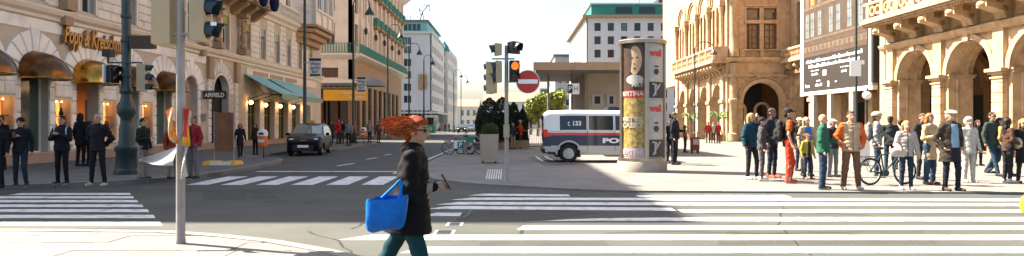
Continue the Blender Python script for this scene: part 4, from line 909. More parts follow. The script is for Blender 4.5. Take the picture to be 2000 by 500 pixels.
# street lamps on the left pavement
def street_lamp(x, d, lab, top=10.9, arm=1.25, grp='tall swan neck street lamps along the left pavement', r=.1, base=HL):
    e = empty('street_lamp', (x,d,base), label=lab, cat='street lamp', group=grp)
    MB().lathe([(.26,0),(.26,.5),(.2,.6),(.17,1.1),(.19,1.15),(r*1.2,1.3),(r,4),(r*.75,top-base-.2)], (x,d,base), 10).build('post', 'iron_green', e, smooth=True)
    n = 12; pts = [(x+arm/2-arm/2*math.cos(PI*i/n), d, top-.2+arm*.55*math.sin(PI*i/n)) for i in range(n+1)] + [(x+arm,d,top-.45)]
    MB().tube(pts, r*.45, 6).build('swan_neck', 'iron_green', e, smooth=True)
    o = MB().lathe([(.06,.0),(.1,-.12),(.22,-.3),(.36,-.55),(.37,-.62)], (x+arm,d,top-.3), 12).build('lamp_bell', 'iron_green', e, smooth=True)
    MB().ball((x+arm,d,top-.86), (.22,.22,.12), 10).build('lens', 'offwhite', o)
    return e
names = ['street lamp carrying a parking sign, beside the black taxi','street lamp carrying a small white sign before the yellow canopy board','street lamp in front of the hotel green balconies','street lamp in front of the blank white end wall, left one','street lamp in front of the blank white end wall, right one','distant street lamp beside the domed house','most distant street lamp, before the open sky']
for k, (xx, dd) in enumerate(((-12.2,40.2),(-12.2,52.5),(-12.2,67),(-12.45,82.6),(-12.45,96.5),(-10.4,122),(-10.3,138))): street_lamp(xx, dd, names[k])
def park_sign(x, d, w, z0, z1, lab):
    e = empty('parking_sign', (x,d,z0), label=lab, cat='sign', group='white notice boards on the street lamps')
    MB().box(x-w/2,x+w/2,d-.03,d+.03,z0,z1).build('board', 'offwhite', e); MB().box(x-w/2+.03,x+w/2-.03,d-.035,d-.031,z1-.18,z1-.03).build('header', 'black', e)
    for k, s in enumerate(('Wien', 'parkt', 'fair!')): text('lettering', s, (z1-z0)*.24, ((x,d-.036,z1-.18-(z1-z0)*(.16+.2*k)), (1,0,0), (0,0,1)), 'black', e, ext=.003, bold=.004)
    MB().box(x-w*.4,x+w*.4,d-.035,d-.031,z0+.05,z0+.16).build('footer', 'black', e); MB().box(x-w/2-.35,x-w/2,d-.02,d+.02,z1-.3,z1-.25).build('clamp', 'galv', e)
park_sign(gx(616,39.9), 39.9, .74, gz(150,39.9), gz(113,39.9), 'white notice board reading Wien parkt on the lamp by the taxi')
park_sign(gx(706,52.2), 52.2, .72, gz(180,52.2), gz(150,52.2), 'small white notice board on the lamp before the hotel canopy')
# litter bins
def bin_(x, d, lab):
    e = empty('litter_bin', (x,d,HL), label=lab, cat='litter bin', group='orange and white litter bins on posts')
    MB().tube([(x,d+.12,HL),(x,d+.12,1.2)], .03, 8).build('post', 'iron_dark', e)
    mb = MB(); mb.lathe([(.17,.5),(.2,.55),(.21,.95)], (x,d,HL), 14, sy=.8); mb.build('bucket', 'orange', e, smooth=True)
    mb = MB(); mb.lathe([(.22,.95),(.22,1.1),(.16,1.2),(.02,1.23)], (x,d,HL), 14, sy=.8); mb.build('lid', 'offwhite', e, smooth=True)
    MB().box(x-.1,x+.1,d-.175,d-.16,HL+1.0,HL+1.09).build('slot', 'black', e); MB().box(x-.13,x+.13,d-.172,d-.16,HL+.68,HL+.8).build('sticker', 'offwhite', e)
bin_(gx(513,28.5), 28.5, 'orange and white litter bin left of the black taxi'); bin_(gx(710,50), 50, 'distant orange and white litter bin near the hotel canopy')
# timber hoarding on yellow feet
hx0, hx1, hd = gx(420,24.4), gx(456,24.4), 24.4
e = empty('timber_hoarding', ((hx0+hx1)/2,hd,HL), label='brown timber hoarding panel on yellow feet before the portal', cat='hoarding')
zt, zb = gz(219,hd), gz(296,hd)
for k in range(6): a = hx0+(hx1-hx0)*k/6; MB().box(a+.004,a+(hx1-hx0)/6-.004,hd,hd+.03,zb,zt-.02*(k % 2)).build('plank', 'wood', e)
for x in (hx0-.03, hx1+.01): MB().box(x,x+.03,hd-.04,hd,HL,zt+.02).build('post', 'galv', e)
for x in (hx0-.15, hx1-.12): MB().frustum(x+.14,hd-.1,HL,HL+.13,.24,.4,.2,.34).build('foot', 'yellow', e)
MB().box(hx0+.05,hx1+.1,hd-.55,hd-.42,HL,HL+.1).build('timber', 'offwhite', e)
# crossing signal in the middle with no entry sign
sx, sd_ = -.145, 18.06
e = empty('crossing_signal', (sx,sd_,HP), label='grey crossing signal post with beige heads and lit red pedestrian lamp', cat='traffic signal')
MB().lathe([(.075,0),(.06,.05),(.055,.06),(.05,3.6)], (sx,sd_,HP), 14).build('pole', 'galv', e, smooth=True)
MB().box(sx-.08,sx+.08,sd_-.16,sd_-.05,gz(268,sd_),gz(243,sd_)).build('push_button_box', 'signal_beige', e)
def hz(y): return gz(y, sd_)
mb = MB(); visor_head(mb, (gx(973,sd_),sd_-.05,hz(109)), (-1,-.1), 1, .32, w=.3, dep=.18, vl=.16); mb.build('signal_head', SIG, e)
mb = MB(); visor_head(mb, (gx(974,sd_),sd_-.05,hz(162)), (-1,-.1), 2, .29, w=.28, dep=.16, vl=.16); mb.build('signal_head', SIG, e)
mb = MB(); visor_head(mb, (gx(960,sd_),sd_+.1,hz(183)), (-.97,.5), 3, .285, w=.26, dep=.2, vl=.12); mb.build('signal_head', SIG, e)
MB().tube([(gx(961,sd_),sd_,hz(115)),(gx(1005,sd_),sd_,hz(115))], .02, 6).build('cross_arm', 'iron_dark', e)
mb = MB(); visor_head(mb, (gx(1004,sd_),sd_-.02,hz(160)), (.25,-1), 2, .28, w=.26, dep=.16, m_lens=[2,3], vl=.16); mb.build('signal_head', ['black','visor','lens_off','amber_lit'], e)
mb = MB(); visor_head(mb, (gx(1003,sd_),sd_-.02,hz(106)), (.8,-.7), 1, .33, w=.3, dep=.2, vl=.18); mb.build('signal_head', ['black','visor','lens_off'], e)
dx, dz = gx(1031,sd_-.05), hz(160); r = 23.2*sd_/FOC
e = empty('no_entry_sign', (dx,sd_-.07,dz-r), label='round red no entry sign with white bar beside the crossing signal', cat='road sign')
def disc(rad, y0, y1): return MB(lambda a, b, z: (dx+a, y0 if z < .5 else y1, dz+b)).lathe([(rad,0),(rad,1)], (0,0,0), 32)
disc(r, sd_-.07, sd_-.055).build('rim', 'white', e); disc(r*.95, sd_-.076, sd_-.0705).build('disc', 'red_sign', e)
MB().box(dx-r*.82,dx+r*.82,sd_-.081,sd_-.0765,dz-r*.16,dz+r*.2).build('bar', 'white', e); MB().box(sx,dx,sd_-.05,sd_-.02,dz-.02,dz+.02).build('bracket', 'galv', e)
# advertising column
cc = Vector((4.23,22.2)); cr = .75; dC = Vector((-.187,-.982)); dR = Vector((.982,-.187))
ac = empty('advertising_column', (cc.x,cc.y,HP), label='round glazed advertising column with art posters on a pale plinth', cat='advertising column')
def cpt(phi, r_, z): q = cc + dR*(r_*math.sin(phi)) + dC*(r_*math.cos(phi)); return (q.x, q.y, z)
def cz(y): return gz(y, 21.45)
def patch(name, f0, f1, z0, z1, r_, m, th=.004, n=None):
    n = n or max(2, int((f1-f0)/.08)); mb = MB()
    for i in range(n):
        a, b = f0+(f1-f0)*i/n, f0+(f1-f0)*(i+1)/n
        mb.add([cpt(a,r_,z0),cpt(b,r_,z0),cpt(b,r_,z1),cpt(a,r_,z1),cpt(a,r_-th,z0),cpt(b,r_-th,z0),cpt(b,r_-th,z1),cpt(a,r_-th,z1)], [(0,1,2,3),(4,5,6,7),(0,1,5,4),(2,3,7,6),(1,2,6,5),(3,0,4,7)])
    return mb.build(name, m, ac)
def blob(name, fc, zc, hf, hz_, r_, m, parent=ac, n=20, fn=None):
    mb = MB(); NR = 12; NC = 6; vs = []
    for j in range(NR+1):
        t = -1+2*j/NR; t = math.sin(t*PI/2); hwid = math.sqrt(max(0,1-t*t))*(1-.16*max(0,-t))
        for i in range(NC+1): vs.append(cpt(fc+hf*hwid*(-1+2*i/NC), r_, zc+hz_*t))
    mb.add(vs, [(j*(NC+1)+i,j*(NC+1)+i+1,(j+1)*(NC+1)+i+1,(j+1)*(NC+1)+i) for j in range(NR) for i in range(NC)]); return mb.build(name, m, parent, recalc=False)
MB().lathe([(.80,0),(.80,.3),(.77,.34)], (cc.x,cc.y,HP), 40).build('plinth', 'concrete', ac, smooth=True)
MB().lathe([(.69,.34),(.69,4.1)], (cc.x,cc.y,HP), 40).build('drum', 'poster_white', ac, smooth=True)
MB().lathe([(.76,4.08),(.79,4.1),(.79,4.2),(.74,4.24),(.3,4.28)], (cc.x,cc.y,HP), 40).build('cap', 'steel', ac, smooth=True)
MB().lathe([(.775,.34),(.775,.44),(.70,.45)], (cc.x,cc.y,HP), 40).build('base_ring', 'steel', ac, smooth=True)
for f in (-1.12,.19,1.35,2.6,3.9): patch('post', f-.075, f+.075, .44, 4.18, .765, 'steel', .08)
zt, zm = cz(80), cz(191)
patch('poster', -1.02,.1, cz(176), zt, .702, 'poster_dark'); patch('poster', -1.02,.1, cz(190.5), cz(176.3), .703, 'red_sign'); patch('poster', -1.02,.1, cz(289), cz(191.5), .702, 'poster_gold'); patch('poster', -1.02,.1, cz(306), cz(289.3), .703, 'poster_lilac')
blob('painted_face', -.33, cz(117), .33, .46, .709, 'poster_skin', fn=lambda q: 1-.12*max(0,-math.sin(q))); blob('painted_hair', -.30, cz(96), .46, .30, .706, 'poster_dark')
blob('painted_hair', -.62, cz(116), .14, .48, .711, 'poster_dark')
for (f, y, a, b) in ((-.46,112,.055,.025),(-.22,112,.055,.025),(-.33,133,.09,.025),(-.34,124,.03,.03)): blob('painted_feature', f, cz(y), a, b, .713, 'poster_dark')
blob('painted_collar', -.36, cz(155), .42, .16, .7075, 'poster_white')
def ctext(s, f0, y, size, m, wid=None, align='LEFT', r_=.716, bold=.006):
    text('lettering', s, size, ((0,0,0),(1,0,0),(0,0,1)), m, ac, bend=lambda x, y_, z_: cpt(f0 + x/.71, r_+z_, cz(y)+y_), ext=.002, align=align, bold=bold, wid=wid)
ctext('ART', .06, 165, .2, 'poster_white', align='RIGHT'); ctext('ALBERTINA', .06, 183, .2, 'poster_white', align='RIGHT'); ctext('MONET BIS', .0, 233, .19, 'poster_white', align='RIGHT'); ctext('PICASSO', -.02, 245, .22, 'poster_white', align='RIGHT'); ctext('ALBERTINA', .06, 298, .2, 'poster_white', align='RIGHT')
for (y0, y1) in ((88,193),(196,309)):
    h = y1-y0; patch('poster', .29,1.24, cz(y1), cz(y0), .702, 'poster_white'); ctext('wall', .34, y0+h*.14, .30, 'red', r_=.71, bold=.01)
    blob('photo_head', .68, cz(y0+h*.42), .20, .25, .708, 'poster_grey'); blob('photo_shoulders', .70, cz(y0+h*.64), .34, .17, .706, 'poster_grey'); blob('photo_beard', .68, cz(y0+h*.49), .15, .10, .712, 'poster_ink'); blob('photo_eyes', .68, cz(y0+h*.39), .15, .03, .712, 'poster_ink')
    patch('photo_base', .32,1.2, cz(y1-2), cz(y0+h*.68), .710, 'poster_ink')
    for (a, b, c, d) in ((.45,.72,.8,.80),(.5,.95,.9,.72),(.6,.72,.62,.93)):
        mb = MB(); mb.tube([cpt(a,.714,cz(y0+h*b)), cpt((a+c)/2,.716,cz(y0+h*((b+d)/2-.03))), cpt(c,.714,cz(y0+h*d))], .03, 6); mb.build('photo_mark', 'poster_white', ac)
# underpass pavilion behind the van
pv = empty('underpass_pavilion', (8,38,HP), label='beige underpass entrance pavilion with wide flat overhanging roof behind the van', cat='pavilion')
mb = MB(); mb.prism([(1.15,33.5),(7.0,33.5),(7.0,44),(1.5,44)], 4.30, 4.55); mb.build('roof', cmat((.27,.25,.22), .7), pv)
MB().box(1.05,7.05,33.4,33.48,4.22,4.6).build('fascia', 'brown_stone', pv); MB().prism([(1.05,33.49),(1.12,33.49),(1.45,44.1),(1.38,44.1)], 4.22, 4.6).build('fascia', 'brown_stone', pv)
MB().box(3.9,7.0,36.5,43.8,HP,4.29).build('body', 'beige_panel', pv)
for k in range(1): MB().box(4.1+1.95*k,5.9+1.95*k,36.44,36.495,.6,2.0+.9).build('wall_panel', 'beige_panel', pv)
for k in range(2): MB().box(4.0+1.95*k-.03,4.0+1.95*k+.03,36.40,36.45,HP,4.28).build('mullion', 'brown_stone', pv)
for (x0, x1) in ((4.25,4.85),(5.05,5.55)):
    o = MB().box(x0,x1,36.38,36.43,2.55,3.15).build('notice', 'poster_white', pv); MB().box(x0+.15,x1-.15,36.372,36.379,2.65,3.05).build('pictogram', 'black', o)
MB().box(6.05,6.9,36.3,36.42,2.45,3.3).build('light_box', 'offwhite', pv)
for x in (2.0,3.3): MB().tube([(x,37.5,HP),(x,37.5,4.3)], .07, 8).build('column', 'galv', pv)
e = empty('underpass_sign', (3.1,33.3,3.6), label='white sign with P and pictogram hanging from the pavilion roof', cat='sign')
MB().box(2.66,3.28,33.25,33.33,3.02,3.55).build('board', 'offwhite', e); MB().box(2.7,2.95,33.24,33.249,3.08,3.49).build('panel', 'black', e); text('lettering', 'P', .34, ((2.825,33.235,3.28),(1,0,0),(0,0,1)), 'white', e, ext=.003); text('lettering', 'H', .3, ((3.11,33.245,3.28),(1,0,0),(0,0,1)), 'black', e, ext=.003); MB().box(2.95,2.98,33.27,33.30,3.55,4.22).build('hanger', 'iron_dark', e)
# planter, hedge, fence
def leaves(name, n, size, sampler, m, parent, seed=1):
    g = np.random.default_rng(seed); P = sampler(g, n); a = g.normal(size=(n,3)); a /= np.linalg.norm(a, axis=1)[:,None]; b = np.cross(a, g.normal(size=(n,3))); b /= np.linalg.norm(b, axis=1)[:,None]
    s = size*g.uniform(.6,1.4,(n,1)); q = np.stack([P-a*s, P-b*s*.55, P+a*s, P+b*s*.55], 1).reshape(-1,3)
    me = bpy.data.meshes.new(name); me.from_pydata(q.tolist(), [], np.arange(4*n).reshape(n,4).tolist()); me.materials.append(M(m)); return place(name, me, parent)
def s_ellip(c, r, lo=.55, lump=.12):
    def f(g, n):
        d = g.normal(size=(n,3)); d /= np.linalg.norm(d, axis=1)[:,None]; rad = g.uniform(lo**3,1,n)**(1/3)
        rad *= 1 + lump*np.sin(d[:,0]*7+c[0])*np.sin(d[:,2]*6+d[:,1]*5+c[1]) + g.normal(size=n)*.03
        return np.array(c) + d*rad[:,None]*np.array(r)
    return f
def s_cone(c, r, h, pw=.6):
    def f(g, n):
        t = g.uniform(0,1,n)**1.2; an = g.uniform(0,2*PI,n); rr = r*np.minimum(1,(1-t)*3.2)**pw*np.sqrt(g.uniform(.35,1,n))*(1+.16*np.sin(an*5+t*14+c[0]))
        return np.stack([c[0]+rr*np.cos(an), c[1]+rr*np.sin(an), c[2]+t*h], 1)
    return f
plx, pld = gx(955,26.6), 26.6
e = empty('square_planter', (plx,pld,HP), label='tall tapered beige planter with a clipped box ball', cat='planter')
MB().frustum(plx,pld+.36,HP+.08,1.17,.32,.32,.37,.37).build('pot', 'beige_panel', e, bevel=.012); MB().frustum(plx,pld+.36,1.1,1.175,.33,.33,.33,.33).build('soil', 'bark', e)
for s in (-.25,.25): MB().box(plx+s-.03,plx+s+.03,pld+.1,pld+.62,HP,HP+.09).build('foot', 'iron_dark', e)
bp_ = empty('box_ball', (plx,pld+.36,1.17), label='clipped round box shrub in the tall beige planter', cat='shrub')
leaves('foliage', 5200, .022, s_ellip((plx+.03,pld+.36,1.33), (.35,.35,.27), .8, .05), 'leaf_box', bp_, 3); MB().tube([(plx,pld+.36,1.12),(plx,pld+.36,1.35)], .03, 6).build('stem', 'bark', bp_)
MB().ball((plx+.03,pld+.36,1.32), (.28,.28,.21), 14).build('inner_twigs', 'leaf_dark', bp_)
labs = ['broad dark conifer left of the signal post','dark conifer just behind the signal post','narrow dark conifer right of the signal post','short dark conifer beside the man in red','broad dark conifer behind the box ball']
for k, (x, d, r, h) in enumerate(((956,42.5,.78,2.75),(981,42.8,.70,2.8),(1003,43.4,.42,2.5),(1021,43.6,.34,2.1),(942,43.5,.42,2.3))):
    xx = gx(x,d); e = empty('conifer', (xx,d,HP), label=labs[k], cat='tree', group='clipped conifers in troughs')
    leaves('crown', 4200, .06, s_cone((xx,d,.45), r, h), 'leaf_dark', e, 10+k); MB().tube([(xx,d,HP),(xx,d,1.6)], [.06,.03], 6).build('trunk', 'bark', e)
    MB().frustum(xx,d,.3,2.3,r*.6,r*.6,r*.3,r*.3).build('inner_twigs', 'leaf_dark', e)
    t = MB().box(xx-.42,xx+.42,d-.55,d+.5,HP,.55).build('planter_trough', 'brown_stone', label='dark trough planter under the ' + labs[k].replace('dark ', ''), cat='planter', group='troughs under the conifers')
e = empty('railing', (gx(1046,46),46,HP), label='pale steel railing between the conifers and the van', cat='railing')
a, b = gx(1030,46), gx(1078,46)
for z in (HP+.12, 1.25): MB().box(a,b,45.97,46.03,z,z+.06).build('rail', 'offwhite', e)
for k in range(14): x = a+(b-a)*k/13; MB().box(x-.022,x+.022,45.98,46.02,HP+.18,1.25).build('bar', 'offwhite', e)
for x in (a, b): MB().box(x-.05,x+.05,45.95,46.05,HP,1.35).build('post', 'offwhite', e)
MB().box(a-.3,b+.4,45.5,46.5,HP,HP+.1).build('step', 'concrete', e)
def big_tree(x, d, z0, r, h, n, m, lab, seed, grp='lime green trees beyond the conifers'):
    e = empty('street_tree', (x,d,0), label=lab, cat='tree', group=grp); g = np.random.default_rng(seed)
    MB().tube([(x,d,0),(x+.1,d,z0*.7),(x-.1,d,z0+h*.5)], [.25,.2,.08], 8).build('trunk', 'bark', e)
    mb = MB()
    for k in range(6): an = k*1.05; mb.tube([(x,d,z0*.8+.2*k),(x+r*.5*math.cos(an),d+r*.5*math.sin(an),z0+h*.35+.2*k)], [.09,.03], 5)
    mb.build('limbs', 'bark', e)
    cl = [((x+r*.55*math.cos(k*2.4),d+r*.55*math.sin(k*2.4),z0+h*(.25+.55*((k*.37) % 1))), (r*.5,r*.5,h*.26)) for k in range(9)]
    def smp(g_, nn): return np.concatenate([s_ellip(c, q, .3, .2)(g_, nn//9+1) for c, q in cl])[:nn]
    leaves('crown', n, .2, smp, m, e, seed)
big_tree(gx(1050,88), 88, 2.2, 1.5, 3.4, 4500, 'leaf_lime', 'lime green tree just left of the police van roof', 21); big_tree(gx(1078,95), 95, 2.5, 2.0, 3.8, 4500, 'leaf_lime', 'taller lime green tree under the pavilion roof edge', 22); big_tree(gx(1036,100), 100, 1.5, 1.2, 2.6, 2500, 'leaf_lime', 'smaller lime green tree behind the conifers', 23)
# bicycles and racks
def ring(mb, c, r, t, ax, n=22, m=None):
    P = [(c[0]+r*math.cos(2*PI*i/n), c[1], c[2]+r*math.sin(2*PI*i/n)) for i in range(n+1)]; mb.tube(P, t, 6, m, cap=False)
def bicycle(x, d, rz, lab, col=(.03,.03,.03), z=HP, grp=None, extra=None):
    e = empty('bicycle', (x,d,z), rz, label=lab, cat='bicycle')
    if grp: e['group'] = grp
    for cx in (-.52,.52):
        mb = MB(); ring(mb, (cx,0,.34), .325, .022, 1); w = mb.build('wheel', 'rubber', e, loc=False, smooth=True); mb = MB(); ring(mb, (cx,0,.34), .295, .012, 1)
        for i in range(9): q = 2*PI*i/9; mb.tube([(cx,0,.34),(cx+.295*math.cos(q),0,.34+.295*math.sin(q))], .004, 3)
        mb.build('rim', 'rim', w, loc=False)
    mb = MB(); fm = cmat(col, .35)
    for a, b in (((-.1,0,.30),(.40,0,.80)),((-.1,0,.30),(-.22,0,.86)),((-.2,0,.74),(.38,0,.86)),((-.52,0,.34),(-.1,0,.30)),((-.52,0,.34),(-.2,0,.74)),((.52,0,.34),(.38,0,.95))): mb.tube([a,b], .018, 6)
    mb.build('frame', fm, e, loc=False)
    mb = MB(); mb.tube([(.30,-.28,1.02),(.40,-.2,1.04),(.39,0,1.02),(.40,.2,1.04),(.30,.28,1.02)], .014, 6); mb.tube([(.38,0,.92),(.39,0,1.02)], .016, 6); mb.build('handlebar', 'iron_dark', e, loc=False)
    MB().ball((-.25,0,.92), (.14,.08,.045), 10).build('saddle', 'black', e, loc=False); mb = MB(); mb.box(-.75,-.35,-.08,.08,.70,.72); mb.tube([(-.72,.06,.70),(-.52,.06,.34)], .008, 4); mb.tube([(-.72,-.06,.70),(-.52,-.06,.34)], .008, 4); mb.build('carrier', 'iron_dark', e, loc=False)
    mb = MB(); mb.tube([(-.1,-.07,.30),(-.1,.07,.30)], .09, 12); mb.box(-.06,.02,.08,.17,.17,.19); mb.build('crankset', 'iron_dark', e, loc=False)
    if extra:
        mb = MB(); mb.box(.34,.62,-.17,.17,.80,1.04); mb.build('basket', cmat(extra), e, loc=False, bevel=.03)
    return e
rkx, rkd = gx(908,33.9), 33.9
e = empty('bike_rack', (rkx,rkd,HP), label='steel hoop bike rack with a green P plate', cat='bike rack')
for k, dx_ in enumerate((-.42,.42)):
    mb = MB(); mb.tube([(rkx+dx_-.4,rkd,HP)] + [(rkx+dx_-.4*math.cos(PI*i/10),rkd,.55+.42*math.sin(PI*i/10)) for i in range(11)] + [(rkx+dx_+.4,rkd,HP)], .03, 8); mb.build('hoop', 'galv', e, smooth=True)
MB().box(rkx-.55,rkx-.1,rkd-.04,rkd-.02,.35,.75).build('plate', 'white', e); MB().box(rkx-.36,rkx-.06,rkd-.06,rkd-.045,.36,.70).build('parking_plate', 'teal_roof', e); text('lettering', 'P', .3, ((rkx-.21,rkd-.07,.53),(1,0,0),(0,0,1)), 'white', e, ext=.004, bold=.006)
MB().box(rkx-.75,rkx+.8,rkd-.02,rkd+.02,.62,.68).build('crossbar', 'galv', e); MB().box(rkx+.05,rkx+.45,rkd-.05,rkd-.03,.70,.95).build('panel', 'green_iron', e)
for k, (dx_, dy, rz, lab) in enumerate(((-.35,.5,.3,'parked bicycle at the left of the hoop rack'),(.25,.7,-.25,'parked bicycle at the middle of the hoop rack'),(.75,1.0,.4,'parked bicycle at the right of the hoop rack'))): bicycle(rkx+dx_, rkd+dy, rz, lab, random.choice([(.05,.09,.09),(.3,.32,.3),(.02,.02,.025)]), grp='bicycles at the hoop rack')
bicycle(gx(1727,17.3), 17.15, R(14), 'black city bicycle with teal basket held by the helmeted rider', (.02,.05,.055), extra=(.10,.30,.30))
# banner in front of the opera, posts
bn = empty('event_banner', (22.9,48.5,HP), label='huge framed banner printed with windows and event text on white posts', cat='banner')
Tn = frame((22.9,0,0), (0,1,0), (-1,0,0))
MB(Tn).box(43.4,54.0,-.25,0,4.05,11.5).build('panel', 'screen_brown', bn)
MB(Tn).box(43.3,54.1,-.3,.06,3.78,4.04).build('frame_bar', 'offwhite', bn); MB(Tn).box(53.7,54.1,-.3,.06,4.045,11.5).build('frame_bar', 'beige_panel', bn); MB(Tn).box(43.3,43.6,-.3,.06,4.045,11.5).build('frame_bar', 'beige_panel', bn)
MB(Tn).box(43.62,43.72,.0,.05,4.045,11.5).build('frame_line', 'offwhite', bn); MB(Tn).box(53.55,53.66,.0,.05,4.045,11.5).build('frame_line', 'offwhite', bn)
MB(Tn).box(44.0,53.5,.003,.012,6.7,11.5).build('printed_facade', 'print_wall', bn)
for (a, b, m_) in ((7.95,8.1,'print_stone'),(7.6,7.75,'print_dark'),(7.1,7.5,'print_stone'),(10.35,10.55,'print_stone'),(6.72,6.95,'print_dark')): MB(Tn).box(44.0,53.5,.013,.018,a,b).build('printed_moulding', m_, bn)
for k, u in enumerate((44.8,46.3,47.9,49.0,50.8,52.0,52.9)):
    o = MB(Tn).box(u-.36,u+.36,.013,.017,8.15,10.1).build('printed_window', 'print_dark', bn)
    for (a, b) in ((-.28,-.03),(.03,.28)):
        for (c, d) in ((8.2,8.75),(8.8,9.4),(9.45,10.0)): MB(Tn).box(u+a,u+b,.018,.021,c,d).build('printed_pane', 'print_pane', o)
    MB(Tn).box(u-.3,u+.3,.013,.017,10.6,11.4).build('printed_niche', 'orange' if k % 2 else 'print_stone', bn)
for k in range(14): MB(Tn).box(44.2+.66*k,44.5+.66*k,.019,.022,7.15,7.45).build('printed_dentil', 'print_dark', bn)
def glyphs(T, u, z, h, wid, sgn=-1, w0=.012, w1=.016, seed=1):             # a line of print too small to read: letter-sized marks in words
    g = random.Random(seed); mb = MB(T); x = -wid/2; n = 0; word = g.randint(3,8); cw = h*.42
    while x < wid/2-cw:
        if n == word: x += cw*1.0; n = 0; word = g.randint(2,9); continue
        a, b = u+sgn*x, u+sgn*(x+cw*.72); hh = h*(1.0 if g.random() < .3 else .66); mb.box(min(a,b),max(a,b),w0,w1,z-h*.4,z-h*.4+hh); x += cw; n += 1
    return mb
for (u, z, h, w, sd_k) in ((48.8,6.35,.26,8.6,1),(48.8,5.95,.26,7.8,2),(51.6,5.35,.2,1.1,3),(51.6,5.62,.07,1.4,8),(47.0,5.25,.18,.9,4),(47.0,5.55,.07,1.2,9),(52.8,4.5,.26,.9,5),(50.9,4.5,.22,1.2,6),(48.2,4.6,.12,.35,7)): glyphs(Tn, u, z, h, w, seed=sd_k).build('lettering', 'white', bn)
for (u, z, a, b) in ((50.0,5.35,.26,.2),(45.2,5.3,.3,.2),(49.4,4.5,.12,.2),(51.0,4.82,.3,.04)): MB(Tn).box(u-a,u+a,.012,.016,z-b,z+b).build('logo_mark', 'white', bn)
for u in (52.4, 49.6, 46.4): MB(Tn).box(u-.55,u+.0,-.25,.0,HP,3.77).build('post', 'beige_panel', bn)
MB().box(23.2,23.6,43.3,53.9,4.3,11).build('backing', 'iron_dark', bn); MB().box(22.75,23.35,43.0,43.25,4.2,9.8).build('side_cover', 'black', bn)
# right-hand street posts
rx, rd = gx(1672,30), 30
e = empty('sign_post', (rx,rd,HP), label='dark tall post with the blank white back of a road sign', cat='sign post')
MB().lathe([(.12,0),(.12,.9),(.07,1.0),(.055,1.2),(.05,9)], (rx,rd,HP), 10).build('post', 'iron_green', e, smooth=True)
mb = MB(); mb.box(gx(1658,30),gx(1680,30),rd-.09,rd-.06,gz(149,30),gz(118,30)); mb.build('sign_back', 'white', e, bevel=.01); MB().box(gx(1680,30),gx(1686,30),rd-.09,rd-.06,gz(126,30),gz(118,30)).build('side_plate', 'white', e)
gx_, gd_ = gx(1693,32), 32
e = empty('globe_lamp', (gx_,gd_,HP), label='low post lamp with white globe beside the banner', cat='street lamp')
MB().lathe([(.13,0),(.12,.4),(.06,.55),(.045,2.5),(.08,2.55),(.1,2.65)], (gx_,gd_,HP), 10).build('post', 'iron_dark', e, smooth=True); MB().ball((gx_,gd_,gz(186,32)), .2, 14).build('globe', 'white', e, smooth=True); MB().lathe([(.12,0),(.06,.1),(.01,.2)], (gx_,gd_,gz(178,32)), 8).build('finial', 'iron_dark', e)
ax_, ad_ = gx(1357,55), 55
e = empty('arch_lamp', (ax_,ad_,HP), label='thin grey street lamp with arched top before the opera balcony', cat='street lamp')
top = gz(95,55); n = 12; ar = gx(1394,55)-ax_
MB().tube([(ax_,ad_,HP),(ax_,ad_,1.2),(ax_,ad_,top)] + [(ax_+ar/2-ar/2*math.cos(PI*i/n),ad_,top+.55*math.sin(PI*i/n)) for i in range(1,n+1)] + [(ax_+ar,ad_,top-.15)], [.09,.07,.05]+[.035]*(n+1), 8).build('post', 'iron_dark', e, smooth=True)
MB().lathe([(.05,0),(.12,-.1),(.3,-.3),(.3,-.36)], (ax_+ar,ad_,top-.1), 12).build('lamp_bell', 'iron_dark', e)
bx, bd = gx(1357,36), 36
e = empty('news_box', (bx,bd,HP), label='red newspaper box right of the police officer', cat='newspaper box')
mb = MB(); mb.box(bx-.2,bx+.2,bd-.2,bd+.2,HP+.15,HP+.85); mb.build('case', cmat((.35,.06,.03),.5), e, bevel=.02); MB().box(bx-.15,bx+.15,bd-.215,bd-.2,HP+.45,HP+.75).build('window', 'poster_white', e)
for s in (-.15,.15): MB().box(bx+s-.03,bx+s+.03,bd-.15,bd+.15,HP,HP+.15).build('foot', 'iron_dark', e)
ux, ud = gx(1686,25), 25
e = empty('utility_cabinet', (ux,ud,HP), label='plain pale utility cabinet behind the man in the padded vest', cat='cabinet')
MB().box(ux-.25,ux+.25,ud,ud+.35,HP+.08,HP+1.0).build('case', 'offwhite', e, bevel=.012); MB().box(ux-.27,ux+.27,ud-.02,ud+.37,HP+1.0,HP+1.05).build('lid', 'galv', e); MB().box(ux-.23,ux+.23,ud+.02,ud+.33,HP,HP+.08).build('base', 'concrete', e)
for k, x in enumerate((1349,1404)):
    d = 60 if k else 67; xx = gx(x,d); e = empty('potted_palm', (xx,d,HP), label=('potted palm nearest the opera corner column' if k else 'potted palm at the far bay of the opera side'), cat='plant', group='potted palms by the opera')
    MB().lathe([(.25,0),(.35,.6),(.38,.65)], (xx,d,HP), 12).build('pot', 'roof_tile', e); MB().tube([(xx,d,.6),(xx,d,1.9)], .08, 6).build('trunk', 'bark', e)
    for j in range(14):
        an = j*2.4; L = .95; P = [(xx+L*t*math.cos(an),d+L*t*math.sin(an),1.9+.75*math.sin(PI*t*.75)-.3*t*(j % 3)) for t in (0,.35,.7,1)]
        mb = MB(); mb.tube(P, [.03,.07,.06,.01], 4); mb.build('frond', 'leaf_palm', e)
e = empty('street_kiosk', (-15,118,HL), label='small green and white kiosk far down the left pavement', cat='kiosk')
kx0, kx1 = gx(832,112), gx(849,112)
MB().box(kx0,kx1,112,114,HL,1.5).build('base', 'green_iron', e); MB().box(kx0+.05,kx1-.05,112.05,113.9,1.5,2.7).build('glazing', 'glass', e); MB().box(kx0-.2,kx1+.2,111.7,114.3,2.7,3.05).build('roof', 'white_wall', e)
for x in (kx0, kx1-.12): MB().box(x,x+.12,111.96,112.05,1.5,2.7).build('post', 'white_wall', e)
